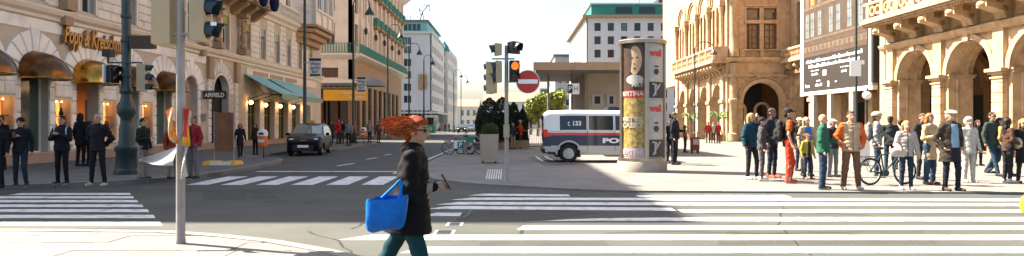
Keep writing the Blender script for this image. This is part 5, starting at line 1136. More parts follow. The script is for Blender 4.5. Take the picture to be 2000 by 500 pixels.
mb = MB(lambda a, b, z: ((kx0+kx1)/2+a, 111.98-z*.01, .85+b)); mb.lathe([(.25,0),(.25,1),(.18,1),(.18,0)], (0,0,0), 16); mb.build('emblem', 'white', e)
bgx, bgd = 8.98, 11.75
e = empty('yellow_bag', (bgx,bgd,0), label='bright yellow bag on the road at the right edge', cat='bag')
mb = MB(); mb.lathe([(.10,0),(.19,.03),(.22,.14),(.2,.28),(.12,.36),(.05,.38)], (bgx,bgd,.0), 14, sy=.7); mb.build('bag_body', cmat((.55,.38,.02),.5), e, smooth=True)
mb = MB(); mb.tube([(bgx-.08,bgd,.35),(bgx-.05,bgd,.46),(bgx+.05,bgd,.46),(bgx+.08,bgd,.35)], .015, 6); mb.build('handle', cmat((.30,.2,.02)), e)
# ---------------------------------------------------------------- vehicles
def car_shell(e, xs, zb, zt, hw, K, classify, mats, topn=6):
    """lofted body: side grids + top strip + end caps; classify(part of surface, x, y, z) -> part name"""
    V = []; idx = {}; F = {}
    def vid(p):
        k = (round(p[0],4), round(p[1],4), round(p[2],4))
        if k not in idx: idx[k] = len(V); V.append(p)
        return idx[k]
    def addf(kind, pts):
        c = [sum(p[i] for p in pts)/4 for i in range(3)]; nm = classify(kind, *c)
        if nm is None: return
        if nm == 'side_window': nm += ' l' if c[1] < 0 else ' r'
        F.setdefault(nm, []).append([vid(p) for p in pts])
    def sidept(x, s, j): z = zb(x)+(zt(x)-zb(x))*j/K; return (x, s*hw(x,z,zt(x)), z)
    def toppt(x, i): y = hw(x,zt(x),zt(x)); t = -1+2*i/topn; return (x, y*t, zt(x)+.03*(1-t*t))
    for a, b in zip(xs, xs[1:]):
        for s in (-1, 1):
            for j in range(K): addf('side', [sidept(a,s,j),sidept(b,s,j),sidept(b,s,j+1),sidept(a,s,j+1)])
        for i in range(topn): addf('top', [toppt(a,i),toppt(b,i),toppt(b,i+1),toppt(a,i+1)])
    for x, kd in ((xs[0],'back'),(xs[-1],'front')):
        for j in range(K):
            for i in range(topn):
                def q(i_, j_): p = sidept(x,1,j_); return (x, p[1]*(-1+2*i_/topn), p[2])
                addf(kd, [q(i,j),q(i+1,j),q(i+1,j+1),q(i,j+1)])
    for nm, fs in F.items():
        nm = nm.split()[0]
        mb = MB(); mb.v = V; mb.f = fs; mb.m = [0]*len(fs); me = mb.mesh(nm, mats[nm], smooth=True)
        bm = bmesh.new(); bm.from_mesh(me); bmesh.ops.delete(bm, geom=[v for v in bm.verts if not v.link_faces], context='VERTS'); bm.to_mesh(me); bm.free()
        place(nm, me, e, loc=False)
def interp(tab): 
    X = [p[0] for p in tab]; Z = [p[1] for p in tab]; return lambda x: float(np.interp(x, X, Z))
def wheel(e, x, y, r, w, dark=False):
    s = 1 if y > 0 else -1; T = lambda a, b, z: (x+a, y+s*z, r+b)
    mb = MB(T); mb.lathe([(r*.62,-w*.5),(r*.95,-w*.5),(r,-w*.35),(r,w*.35),(r*.95,w*.5),(r*.62,w*.5)], (0,0,0), 26, caps=False); o = mb.build('wheel', 'rubber', e, loc=False, smooth=True)
    mb = MB(T); mb.lathe([(r*.64,w*.35),(r*.60,w*.42),(r*.5,w*.3),(r*.16,w*.34),(r*.12,w*.42),(.001,w*.43)], (0,0,0), 26); mb.build('rim', 'rim', o, loc=False, smooth=True)
    mb = MB(T)
    for k in range(6 if not dark else 8):
        q = 2*PI*k/(6 if not dark else 8); c, s_ = math.cos(q), math.sin(q); mb.ball((r*.38*c, r*.38*s_, w*.325), (r*.075,r*.075,w*.05), 8)
    mb.build('rim_hole', 'black', o, loc=False)
# police van, seen from its right-hand side, front to the right
vx, vd = 1.265, 27.2
e = empty('police_van', (vx,vd+.95,HP), label='white police van with red and blue stripes parked behind the advertising column', cat='van')
VL = 5.0
zt = interp([(0,1.86),(.06,1.97),(.2,2.05),(1,2.08),(3.3,2.06),(3.55,2.0),(4.3,1.25),(4.75,1.08),(4.93,.95),(5.0,.75)]); zb = interp([(0,.38),(.3,.32),(.55,.30),(4.5,.3),(5.0,.36)])
def hwv(x, z, t):
    w = .95; w -= max(0, z-1.1)*.13; w *= 1-.10*max(0,(x-4.4)/.6)**2; w *= 1-.05*max(0,(.15-x)/.15)**2
    u = max(0, (z-(t-.16))/.16); return w*(1-.12*u*u) - max(0,.42-z)*.15
def cv(k, x, y, z):
    if k in ('side','back','front'):
        if k == 'side':
            for wx in (1.0, 4.05):
                if (x-wx)**2+(z-.36)**2 < .43**2: return None
            if 1.27 < z < 1.86 and .62 < x < 3.95 and not (1.72 < x < 1.78 or 2.78 < x < 2.9) and z < 1.2+(4.3-x)*1.0: return 'side_window'
        if k == 'back' and 1.25 < z < 1.85 and abs(y) < .72: return 'rear_window'
        if z > 1.19: return 'body'
        if z > 1.06: return 'red_stripe'
        if z > .66: return 'blue_band'
        if z < .42 and (x < .5 or k == 'back' or x > 4.7): return 'bumper'
        return 'sill_panel'
    if 3.5 < x < 4.3: return 'windscreen'
    return 'body'
xs = sorted(set([round(.0+.04*i,3) for i in range(5)] + [round(.2+.0889*i,4) for i in range(55)]))
xs = [x for x in xs if x <= 5.0]; xs = xs if xs[-1] == 5.0 else xs + [5.0]
car_shell(e, xs, zb, zt, hwv, 34, cv, {'body':'car_white','side_window':'glass','rear_window':'glass','red_stripe':'car_red','blue_band':'car_blue','sill_panel':'car_silver','bumper':'black','windscreen':'glass','wheel_arch':'black'})
for x in (1.0, 4.05):
    for s in (-1, 1): wheel(e, x, s*.83, .365, .22); MB().box(x-.5,x+.5,min(s*.3,s*.71),max(s*.3,s*.71),.2,.9).build('wheel_well', 'black', e, loc=False)
def vs(x, z): return hwv(x, z, 2.06)
for s in (-1, 1): MB().box(-.012,.16,min(s*.80,s*.962),max(s*.80,s*.962),1.0,1.32).build('tail_light', 'tail_red', e, loc=False, bevel=.02)
MB().box(-.06,.3,-.93,.93,.36,.58).build('rear_bumper', 'black', e, loc=False, bevel=.04); MB().box(-.012,-.004,-.26,.26,.72,.84).build('number_plate', 'white', e, loc=False)
mb = MB(lambda u, w, z: (u, -.957-w, z)); arch_ring(mb, 1.0, .36, .46, .52, .0, .02); mb.build('arch_trim', 'car_silver', e, loc=False)
text('lettering', 'POLIZEI', .26, ((3.2,-.962,.86),(1,0,0),(0,0,1)), 'white', e, loc=False, ext=.004, bold=.012, wid=1.7)
text('lettering', '133', .25, ((1.32,-.905,1.55),(1,0,0),(0,0,1)), 'white', e, loc=False, ext=.004, bold=.008); mb = MB(); mb.tube([(1.03,-.915,1.62),(.97,-.912,1.56),(.99,-.91,1.49),(1.05,-.908,1.46)], .022, 6); mb.build('phone_mark', 'white', e, loc=False)
mb = MB(); mb.box(1.745,1.755,-.965,-.94,.45,1.9); mb.box(2.83,2.84,-.965,-.94,.45,1.9); mb.build('door_gap', 'black', e, loc=False); MB().box(.2,2.8,-.962,-.945,1.235,1.25).build('slide_rail', 'car_silver', e, loc=False)
mb = MB(); mb.box(2.6,3.1,-.6,.6,2.08,2.22); mb.build('light_bar', 'car_blue', e, loc=False, bevel=.04)
for s in (-1, 1): MB().ball((4.15,s*1.03,1.38), (.07,.12,.14), 10).build('mirror', 'black', e, loc=False)
for s in (-1, 1): MB().ball((4.86,s*.68,.86), (.1,.2,.12), 10).build('headlight', 'white', e, loc=False)
# black taxi, nose towards us
def hatch(loc, rz, lab, paint='car_black', taxi=False, grp=None, plate=None):
    e = empty('parked_car', loc, rz, label=lab, cat='car')
    if grp: e['group'] = grp
    zt = interp([(0,1.0),(.08,1.12),(.35,1.5),(.7,1.58),(1.6,1.6),(2.3,1.55),(2.6,1.46),(3.45,1.06),(3.6,1.02),(4.1,.94),(4.35,.82),(4.5,.66)]); zb = interp([(0,.32),(.3,.24),(4.2,.22),(4.5,.26)])
    def hw(x, z, t):
        w = .875; w -= max(0, z-.95)*.30; w *= 1-.16*max(0,(x-3.7)/.8)**2; w *= 1-.10*max(0,(.4-x)/.4)**2
        u = max(0, (z-(t-.12))/.12); return w*(1-.10*u*u) - max(0,.35-z)*.2
    def cl(k, x, y, z):
        if k == 'side':
            for wx in (.82, 3.62):
                if (x-wx)**2+(z-.32)**2 < .37**2: return None
            if 1.0 < z < 1.47 and .35 < x < 3.25 and z < zt(x)-.07 and not (1.28 < x < 1.36 or 2.25 < x < 2.33): return 'side_window'
        if k == 'top' and 2.42 < x < 3.42: return 'windscreen'
        if k == 'top' and .1 < x < .34: return 'rear_window'
        if k == 'front' and z < .55 and abs(y) < .5: return 'grille'
        return 'body'
    xs = [4.5*i/54 for i in range(55)]
    car_shell(e, xs, zb, zt, hw, 22, cl, {'body':paint,'side_window':'glass_blue','windscreen':'glass_blue','rear_window':'glass','wheel_arch':'black','grille':'black'})
    for x in (.82, 3.62):
        for s in (-1, 1): wheel(e, x, s*(.76 if x < 3 else .72), .32, .2); MB().box(x-.42,x+.42,min(s*.3,s*.64),max(s*.3,s*.64),.2,.78).build('wheel_well', 'black', e, loc=False)
    for s in (-1, 1):
        mb = MB(); mb.ball((4.22,s*.58,.80), (.24,.16,.075), 12); mb.build('headlight', 'rim', e, loc=False, smooth=True); MB().ball((4.43,s*.55,.42), (.05,.09,.06), 8).build('fog_lamp', 'rim', e, loc=False)
        MB().ball((3.0,s*.98,1.06), (.07,.11,.08), 10).build('mirror', paint, e, loc=False, smooth=True); MB().box(-.0,.12,min(s*.6,s*.8),max(s*.6,s*.8),.9,1.2).build('tail_light', 'tail_red', e, loc=False)
    MB().box(4.49,4.52,-.26,.26,.42,.54).build('number_plate', 'white', e, loc=False); MB().box(4.40,4.44,-.13,.13,.70,.78).build('badge', 'rim', e, loc=False)
    if taxi: mb = MB(); mb.box(1.9,2.1,-.22,.22,1.63,1.76); mb.build('taxi_sign', 'yellow', e, loc=False, bevel=.03)
    return e
ang = R(-90+8)
fx, fd = -10.2, 33.3
hatch((fx-4.5*math.cos(ang), fd-4.5*math.sin(ang), 0), ang, 'black taxi with yellow roof sign parked at the left kerb', taxi=True)
hatch((gx(905,128), 128, 0), R(-90), 'small distant dark car on the road under the domed house', grp='distant cars at the end of the street')
hatch((gx(921,150), 150, 0), R(-90), 'small distant silver car at the end of the street', 'car_silver', grp='distant cars at the end of the street')
hatch((gx(912,170), 170, 0), R(-90), 'most distant white car before the low end house', 'car_white', grp='distant cars at the end of the street')
# ---------------------------------------------------------------- people: smooth-union bodies and clothes
def cap(a, b, ra, rb=None, s=(1,1,1)): return (np.array(a,float), np.array(b,float), ra, ra if rb is None else rb, np.array(s,float))
def ell(c, r): m = max(r); return cap(c, c, m, m, tuple(x/m for x in r))
def field_mesh(prims, h, k=.03, cut=None, wr=0.0, ring_=None, seed=0):
    lo = np.min([np.minimum(p[0],p[1])-max(p[2],p[3])*p[4] for p in prims], 0)-3*h; hi = np.max([np.maximum(p[0],p[1])+max(p[2],p[3])*p[4] for p in prims], 0)+3*h
    n = np.ceil((hi-lo)/h).astype(int)+1; ax = [lo[i]+h*np.arange(n[i]) for i in range(3)]
    F = np.full(tuple(n), .2, np.float32); mg = k+4*h
    for (a, b, ra, rb, s) in prims:
        r = max(ra,rb); l = np.clip(((np.minimum(a,b)-r*s-mg-lo)/h).astype(int),0,None); u = np.minimum(((np.maximum(a,b)+r*s+mg-lo)/h).astype(int)+2, n)
        X = ((ax[0][l[0]:u[0]]-a[0])/s[0])[:,None,None]; Y = ((ax[1][l[1]:u[1]]-a[1])/s[1])[None,:,None]; Z = ((ax[2][l[2]:u[2]]-a[2])/s[2])[None,None,:]
        d = (b-a)/s; L2 = float(d@d)
        if L2 > 1e-9: t = np.clip((X*d[0]+Y*d[1]+Z*d[2])/L2,0,1); D = np.sqrt((X-t*d[0])**2+(Y-t*d[1])**2+(Z-t*d[2])**2)-(ra+(rb-ra)*t)
        else: D = np.sqrt(X*X+Y*Y+Z*Z)-ra
        D = D*float(min(s)); S_ = F[l[0]:u[0],l[1]:u[1],l[2]:u[2]]
        q = np.clip(.5+.5*(D-S_)/k,0,1); F[l[0]:u[0],l[1]:u[1],l[2]:u[2]] = D*(1-q)+S_*q-k*q*(1-q)
    X, Y, Z = ax[0][:,None,None], ax[1][None,:,None], ax[2][None,None,:]
    if wr: F += wr*(np.sin(31*Z+9*X+seed)*np.sin(17*X+23*Y+11*Z+seed*2)+.6*np.sin(55*Z-21*X+seed)*np.sin(40*Y+13*Z))
    if ring_: F += ring_[1]*(np.abs(np.sin(PI*Z/ring_[0]))**.6*-1+.5)
    if cut: F = cut(F, X, Y, Z)
    F[0,:,:]=F[-1,:,:]=F[:,0,:]=F[:,-1,:]=F[:,:,0]=F[:,:,-1]=.2
    S_ = F < 0; c = np.zeros(tuple(n-1), np.int8); offs = [(i,j,kk) for i in (0,1) for j in (0,1) for kk in (0,1)]
    for o in offs: c += S_[o[0]:n[0]-1+o[0], o[1]:n[1]-1+o[1], o[2]:n[2]-1+o[2]]
    I = np.argwhere((c > 0) & (c < 8)); V = np.zeros((len(I),3)); cnt = np.zeros(len(I))
    val = {o: F[I[:,0]+o[0], I[:,1]+o[1], I[:,2]+o[2]] for o in offs}
    for o in offs:
        for d in range(3):
            if o[d] == 0:
                o2 = list(o); o2[d] = 1; A, B = val[o], val[tuple(o2)]; m = (A < 0) != (B < 0); t = np.where(m, A/np.where(m, A-B, 1), 0)
                p = np.array(o,float)[None,:].repeat(len(I),0); p[:,d] += t; V += p*m[:,None]; cnt += m
    V = lo+h*(I+V/cnt[:,None]); vid = -np.ones(tuple(n-1), int); vid[I[:,0],I[:,1],I[:,2]] = np.arange(len(I)); fs = []
    for d in range(3):
        sl1 = [slice(None)]*3; sl2 = [slice(None)]*3; sl1[d] = slice(0,-1); sl2[d] = slice(1,None)
        A, B = S_[tuple(sl1)], S_[tuple(sl2)]; E = np.argwhere(A != B); e1, e2 = (d+1) % 3, (d+2) % 3
        E = E[(E[:,e1] > 0) & (E[:,e2] > 0) & (E[:,e1] < n[e1]-1) & (E[:,e2] < n[e2]-1)]; flip = A[E[:,0],E[:,1],E[:,2]]
        q = []
        for (u, v) in ((-1,-1),(0,-1),(0,0),(-1,0)): G = E.copy(); G[:,e1] += u; G[:,e2] += v; q.append(vid[G[:,0],G[:,1],G[:,2]])
        q = np.stack(q,1); q[~flip] = q[~flip][:,::-1]; fs.append(q)
    return V, np.concatenate(fs)
def np_obj(name, V, Fc, mats, parent, pick=None, mtx=None, extra=None, loc=False, **tg):
    v = V.tolist(); f = Fc.tolist(); mi = np.zeros(len(f), int)
    if pick:
        cen = V[Fc].mean(1)
        for i, fn in pick: mi[fn(cen[:,0],cen[:,1],cen[:,2])] = i
    mi = mi.tolist()
    if extra: o = len(v); v += extra.v; f += [[o+i for i in q] for q in extra.f]; mi += extra.m
    me = bpy.data.meshes.new(name); me.from_pydata(v, [], f)
    for m in mats: me.materials.append(M(m))
    me.polygons.foreach_set('material_index', mi); me.polygons.foreach_set('use_smooth', [True]*len(f))
    return place(name, me, parent, mtx, loc=loc, **tg)
SK = mat('skin', (.36,.20,.125), .55, .06, 8); mat('skin_pale', (.42,.26,.18), .55, .06, 8); mat('skin_dark', (.20,.11,.07), .55, .06, 8)
mat('eye', (.02,.015,.012), .3, 0); mat('lip', (.36,.13,.10), .5, 0)
ARM = {'down': ((.255,.03,1.15),(.265,-.05,.90)), 'front': ((.26,-.02,1.15),(.055,-.27,1.20)), 'pocket': ((.30,.07,1.16),(.20,-.07,.96)), 'brow': ((.31,-.16,1.40),(.10,-.13,1.645)),
       'bag': ((.25,.02,1.15),(.20,-.17,1.06)), 'behind': ((.28,.10,1.16),(.10,.17,1.0)), 'fwd': ((.24,-.06,1.15),(.17,-.31,1.12)), 'chest': ((.25,-.06,1.17),(.02,-.22,1.30)), 'swing': ((.25,.14,1.18),(.25,.02,.95)), 'lean': ((.24,-.12,1.18),(.20,-.36,1.02)),
       'phone': ((.20,-.02,1.13),(.05,-.20,1.19)), 'bagarm': ((.22,.05,1.13),(.17,-.13,1.10))}
LEG = {'stand': (((-.10,-.01,.50),(-.115,.02,.09)),((.10,-.01,.50),(.115,.02,.09))), 'wide': (((-.13,-.01,.50),(-.165,.02,.09)),((.13,-.01,.50),(.165,.02,.09))),
       'relax': (((-.10,-.01,.50),(-.11,.02,.09)),((.115,-.09,.50),(.15,-.03,.09))), 'walk': (((-.09,-.15,.52),(-.09,-.27,.10)),((.09,.03,.50),(.09,.27,.15))),
       'stride': (((-.09,-.16,.52),(-.09,-.29,.09)),((.09,.20,.53),(.09,.54,.24)))}
def tubes_hand(mb, hand, d, side, curl, m):
    d = Vector(d).normalized(); up = Vector((0,0,1)) if abs(d.z) < .8 else Vector((0,-1,0)); s = d.cross(up).normalized(); n = s.cross(d).normalized()*curl; h = Vector(hand)
    for i, L in enumerate((.068,.078,.073,.056)):
        b = h+d*.065+s*(i-1.5)*.0185; m1 = b+(d*.8+n*.45)*L*.55; e = m1+(d*.3+n*.9)*L*.5; mb.tube([tuple(b-d*.02),tuple(m1),tuple(e)], [.0095,.009,.007], 5, m)
    t0 = h+d*.015-s*.026*side; t1 = t0+(d*.6-s*.7*side+n*.3).normalized()*.04; t2 = t1+(d*.8+n*.5).normalized()*.03; mb.tube([tuple(t0),tuple(t1),tuple(t2)], [.012,.011,.008], 5, m)
def person(x, top, feet, rot, lab, coat, trous, z0=HP, arms=('down','down'), legs='stand', hair=('short',(.05,.03,.02)), hat=None, shoes=((.03,.03,.03),None), skin='skin', fem=False, vox=.0145, hem=.86, open_=None, zip_=None, sleeve=None, short=False, puff=False, wide=0.0, glasses=False, pk=(), scarf=None, d=None, H=None, fat=0.0, face_dy=0.0, bot=None, group=None, flare=0.0, lean=0.0):
    if d is None: d = (EYE-z0)*FOC/(feet-HOR)+.1
    Ht = H or (feet-top)*(d-.1)/FOC; e = empty('person', (gx(x,d),d,z0), R(rot), Ht/1.77, label=lab, cat='person')
    if lean: e.matrix_basis = WM[e] = WM[e] @ Matrix.Rotation(R(lean),4,'X')
    if group: e['group'] = group
    sw = .165 if fem else .185; sd0 = (x*7) % 10
    J = []
    for s, a in ((-1,arms[0]),(1,arms[1])):
        el, ha = ARM[a]; J.append((np.array((s*sw,.0,1.425)), np.array((s*(el[0]-(.015 if fem else 0)),el[1],el[2])), np.array((s*ha[0],ha[1],ha[2]))))
    K = LEG[legs]; hips = [np.array((s*.09,0,.93)) for s in (-1,1)]
    # body, one continuous skin
    P = [ell((0,0,1.665),(.076,.096,.104)), ell((0,-.024,1.60),(.057,.066,.072)), cap((0,-.088,1.648),(0,-.106,1.618),.010,.016), ell((-.076,.012,1.635),(.014,.024,.032)), ell((.076,.012,1.635),(.014,.024,.032)), cap((0,.018,1.42),(0,.006,1.57),.054,.05),
         cap((0,0,1.0),(0,0,1.36),.10,.12,(1,.7,1))]
    for sh, el, ha in J: dr = (ha-el)/np.linalg.norm(ha-el); P += [cap((0,0,1.40),sh,.05), cap(sh,el,.042,.036), cap(el,ha,.036,.026), cap(ha,ha+dr*.055,.030,.030)]
    for i in (0,1): P += [cap(hips[i],K[i][0],.07,.05), cap(K[i][0],K[i][1],.048,.036)]
    V, F = field_mesh(P, vox, .018); hb = MB()
    for i, (sh, el, ha) in enumerate(J): tubes_hand(hb, ha, ha-el, -1 if i == 0 else 1, -1 if arms[i] in ('front','phone','fwd','chest','bag') else 1, 0)
    fz = lambda x_, y_, z_: y_ < -.045
    pick = [(1, lambda x_,y_,z_: (np.abs(np.abs(x_)-.033) < .015) & (np.abs(z_-1.655) < .010) & fz(x_,y_,z_)), (2, lambda x_,y_,z_: (np.abs(x_) < .024) & (np.abs(z_-1.585) < .008) & fz(x_,y_,z_)), (3, lambda x_,y_,z_: (np.abs(np.abs(x_)-.036) < .020) & (np.abs(z_-1.682) < .006) & fz(x_,y_,z_))]
    hc = cmat(hair[1] if hair else (.10,.07,.05), .6)
    np_obj('body', V, F, [skin,'eye','lip',hc], e, pick, extra=hb)
    # upper garment
    r0 = .155 if fem else .168; f = fat; g = .012 if puff else 0; P = [cap((0,0,1.28),(0,0,1.36),r0+f,r0-.01+f,(1,.66,1)), cap((-sw+.03,0,1.425),(sw-.03,0,1.425),.062+g), cap((0,0,1.05),(0,0,1.26),r0-.018+f,r0+f,(1,.70,1)), cap((0,.02,1.45),(0,.008,1.505),.073,.064)]
    if hem > .8: P.append(cap((0,0,hem+.02),(0,0,1.06),r0+.012+f,r0-.012+f,(1,.74,1)))
    else: P.append(cap((0,.01,hem-.05),(0,0,1.05),r0+.035+f+flare,r0-.01+f,(1,.82+flare*2,1)))
    for sh, el, ha in J:
        if short: P.append(cap(sh,sh+(el-sh)*.55,.066,.068)); continue
        P += [cap(sh,el,.064+g,.054+g), cap(el,el+(ha-el)*.93,.054+g,.043+g)]
    def ct(F_, X, Y, Z): return np.maximum(F_, np.broadcast_to(hem-Z, F_.shape))
    V, F = field_mesh(P, vox, .035, ct, .0055, (.085,.010) if puff else None, sd0)
    mats = [cmat(coat)]; pick = []
    def addp(col, fn): mats.append(cmat(col)); pick.append((len(mats)-1, fn))
    if sleeve: addp(sleeve, lambda x_,y_,z_: np.abs(x_) > sw-.012+.25*np.maximum(0,1.40-z_)*.1)
    if zip_: addp(zip_, lambda x_,y_,z_: (np.abs(x_) < .014) & (y_ < 0))
    if open_:
        addp(open_[0], lambda x_,y_,z_: (np.abs(x_-.01) < open_[1]*(1.0+.4*(1.3-z_))) & (y_ < -.02) & (z_ < 1.47))
        if hem < .8: addp(trous, lambda x_,y_,z_: (np.abs(x_-.01) < open_[1]*(1.0+.4*(1.3-z_))) & (y_ < -.02) & (z_ < .96))
    for (col, fn) in pk: addp(col, fn)
    np_obj('jacket' if hem > .75 else 'coat', V, F, mats, e, pick)
    # trousers
    w = wide; P = [cap((-.06,.005,.96),(.06,.005,.96),.122,.122,(1,.86,1))]
    for i in (0,1): P += [cap(hips[i],K[i][0],.088+w*.4,.062+w), cap(K[i][0],np.array(K[i][1])+np.array((0,0,-.015)),.061+w,.047+w)]
    V, F = field_mesh(P, vox, .02, None, .0045, None, sd0+3); pick = []; mats = [cmat(trous)]
    if bot: mats.append(cmat(bot[0])); pick = [(1, bot[1])]
    np_obj('trousers', V, F, mats, e, pick)
    for i in (0,1):
        a = np.array(K[i][1]); zz = a[2]-.09; P = [cap((a[0],a[1]+.035,.048+zz),(a[0]*1.12,a[1]-.165,.036+zz),.045,.036,(1,1,1)), cap((a[0],a[1]+.01,.06+zz),(a[0],a[1],.115+zz),.045)]
        V, F = field_mesh(P, vox*.85, .02, lambda F_,X,Y,Z: np.maximum(F_, np.broadcast_to(zz+.002-Z,F_.shape)))
        np_obj('shoe', V, F, [cmat(shoes[0],.6), cmat(shoes[1] or shoes[0])], e, [(1, lambda x_,y_,z_: z_ < zz+.03)])
    if hair and hair[0] != 'bald':
        st = hair[0]; P = [ell((0,.014,1.685),(.085,.103,.094)), ell((0,.052,1.63),(.074,.06,.085))]
        if st == 'fluffy': P = [ell((0,.012,1.69),(.105,.118,.108)), ell((0,.06,1.63),(.09,.065,.095))]
        if st in ('long','bob'):
            zl = 1.36 if st == 'long' else 1.52; P += [cap((0,.07,1.64),(0,.085,zl),.085,.075,(1.1,.55,1)), cap((-.078,.01,1.67),(-.085,.02,zl+.03),.034,.028), cap((.078,.01,1.67),(.085,.02,zl+.03),.034,.028)]
        zc = 1.70 if st != 'fluffy' else 1.705
        V, F = field_mesh(P, vox*.85, .025, lambda F_,X,Y,Z: np.where((Y < -.035) & (Z < zc) & (np.abs(X) < .075), np.maximum(F_,.012), F_), .006, None, sd0)
        np_obj('hair', V, F, [hc], e)
    if hat:
        st, col = hat[0], hat[1]
        if st == 'cap': P = [ell((0,.01,1.70),(.09,.108,.078)), ell((0,-.125,1.70),(.068,.07,.014))]; zc = 1.682
        elif st == 'beanie': P = [ell((0,.016,1.70),(.09,.108,.094))]; zc = 1.66
        elif st == 'flat': P = [ell((0,-.012,1.727),(.108,.130,.045)), ell((0,-.12,1.71),(.07,.06,.014))]; zc = 1.69
        elif st == 'straw': P = [ell((0,0,1.705),(.19,.20,.014)), ell((0,.005,1.735),(.09,.105,.07))]; zc = 1.68
        else: P = [ell((0,.012,1.715),(.11,.14,.098)), ell((0,-.10,1.70),(.08,.05,.016))]; zc = 1.675
        V, F = field_mesh(P, vox*.85, .015, lambda F_,X,Y,Z: np.maximum(F_, np.broadcast_to(zc-Z,F_.shape)))
        np_obj({'cap':'cap','beanie':'beanie','flat':'flat_cap','straw':'straw_hat'}.get(st,'helmet'), V, F, [cmat(col)], e)
    if scarf: V, F = field_mesh([cap((-.06,-.03,1.475),(.06,-.03,1.475),.05), cap((0,.05,1.49),(0,.05,1.49),.07)], vox, .04, None, .006); np_obj('scarf', V, F, [cmat(scarf)], e)
    if glasses:
        mb = MB()
        for s in (-1,1): mb.ball((s*.034,-.088,1.656), (.028,.012,.020), 8); mb.tube([(s*.062,-.08,1.66),(s*.08,.0,1.655)], .005, 4)
        mb.build('glasses', 'black', e, loc=False)
    return e
def carried(name, e, prims, col, lab, cat, vox=.013, k=.02, wr=.003, extra=None, mats=None, pick=None, group=None):
    V, F = field_mesh(prims, vox, k, None, wr); tg = dict(label=lab, cat=cat)
    if group: tg['group'] = group
    return np_obj(name, V, F, mats or [cmat(col)], None, pick, mtx=WM[e].copy(), extra=extra, loc=True, **tg)
def backpack(e, col, lab):
    mb = MB()
    for s in (-1,1): mb.tube([(s*.11,.12,1.42),(s*.115,.0,1.50),(s*.12,-.125,1.40),(s*.125,-.12,1.22),(s*.15,.05,1.12)], .016, 5, 0)
    carried('backpack', e, [cap((0,.20,1.12),(0,.20,1.38),.15,.13,(1,.6,1)), cap((0,.29,1.10),(0,.29,1.2),.09,.09,(1,.5,1))], col, lab, 'backpack', extra=mb)
def handbag(e, col, c, lab, sz=(.15,.07,.12), strap=True):
    mb = MB(); x, y, z = c
    if strap: mb.tube([(x-sz[0]*.7,y,z+sz[2]*.6),(x*.8,y*.6,1.30),(x*.5-.02,y*.1,1.50),(x*.9,.1,1.2),(x+sz[0]*.7,y,z+sz[2]*.6)], .010, 5, 0)
    carried('handbag', e, [cap((x-sz[0]*.6,y,z-.02),(x+sz[0]*.6,y,z-.02),sz[2],sz[2],(1,.5,1))], col, lab, 'bag', extra=mb)
def phone(e, p, lab, rz=0.0):
    m = WM[e] @ Matrix.Translation(p) @ Matrix.Rotation(R(-35),4,'X'); place('phone', MB().box(-.037,.037,-.006,.006,-.075,.075).mesh('phone','black'), None, m, label=lab, cat='phone')
BK = (.012,.013,.016); NV = (.02,.025,.04); JN = (.03,.05,.08); GR = (.10,.10,.10)
GR1 = 'people waiting on the right'; GL = 'people waiting on the left'
# --- right-hand crowd
p = person(1467,221,351,25,'blonde woman in blue padded jacket shading her eyes with her hand',(.012,.06,.10),(.03,.03,.032),arms=('down','brow'),hair=('long',(.45,.28,.12)),shoes=((.7,.7,.68),None),skin='skin_pale',fem=True,puff=True,legs='relax',group=GR1)
p = person(1488,229,354,70,'teenager in grey hoodie and dark cap beside the blonde woman in blue',(.075,.075,.08),(.085,.085,.09),arms=('down','front'),hat=('cap',(.03,.03,.035)),shoes=((.7,.7,.7),None),group=GR1)
p = person(1508,211,348,35,'man in dark navy jacket with orange shoes behind the teenager',(.025,.03,.045),(.02,.025,.04),arms=('down','chest'),shoes=((.65,.10,.03),(.6,.6,.6)),open_=((.12,.13,.15),.045),skin='skin_dark',group=GR1)
p = person(1540,211,358,75,'man in orange shirt, black vest and bright red trousers wearing a cap',(.02,.02,.025),(.60,.055,.02),arms=('down','fwd'),hat=('cap',(.02,.02,.022)),shoes=((.6,.10,.03),(.7,.3,.2)),sleeve=(.65,.10,.02),short=True,wide=.018,legs='relax',bot=((.7,.5,.4),lambda x,y,z: (np.abs(np.abs(x)-.16) < .012) & (np.abs(y) < .03)),group=GR1)
backpack(p,(.03,.028,.028),'dark backpack worn by the man in red trousers')
p = person(1562,216,345,20,'person in a white cap half hidden behind the man in red trousers',(.10,.08,.06),(.05,.05,.05),hat=('cap',(.62,.60,.55)),group=GR1,d=22.2,H=1.74)
p = person(1575,217,350,10,'blonde woman with open beige coat over a bright blue top',(.50,.38,.26),(.04,.04,.045),hair=('long',(.48,.32,.16)),open_=((.03,.20,.55),.11),hem=.72,skin='skin_pale',fem=True,d=20.0,H=1.73,group=GR1)
p = person(1577,261,351,12,'small child in red cap and yellow jacket',(.50,.40,.06),(.03,.045,.08),hat=('cap',(.55,.07,.05)),open_=((.03,.03,.035),.07),legs='relax',shoes=((.5,.12,.08),None),skin='skin_pale',group=GR1,vox=.018)
p = person(1607,223,371,60,'bald man in dark green jacket and blue jeans',(.025,.12,.075),(.028,.055,.092),arms=('down','fwd'),hair=('bald',(.2,.15,.1)),wide=.012,zip_=(.01,.05,.03),shoes=((.07,.07,.075),(.5,.5,.5)),group=GR1,fat=.02)
p = person(1627,229,351,15,'person in pale sun hat, dark jacket and light grey trousers',(.03,.03,.035),(.22,.23,.23),arms=('down','bag'),hat=('cap',(.60,.55,.45)),shoes=((.45,.35,.28),None),d=19.8,H=1.68,group=GR1)
p = person(1662,216,371,-5,'man in beige padded vest over an orange hoodie and brown trousers',(.46,.33,.22),(.17,.095,.05),arms=('pocket','pocket'),legs='wide',sleeve=(.66,.12,.02),puff=True,zip_=(.25,.18,.12),wide=.012,shoes=((.55,.50,.40),(.7,.7,.68)),scarf=(.60,.08,.02),group=GR1,fat=.01)
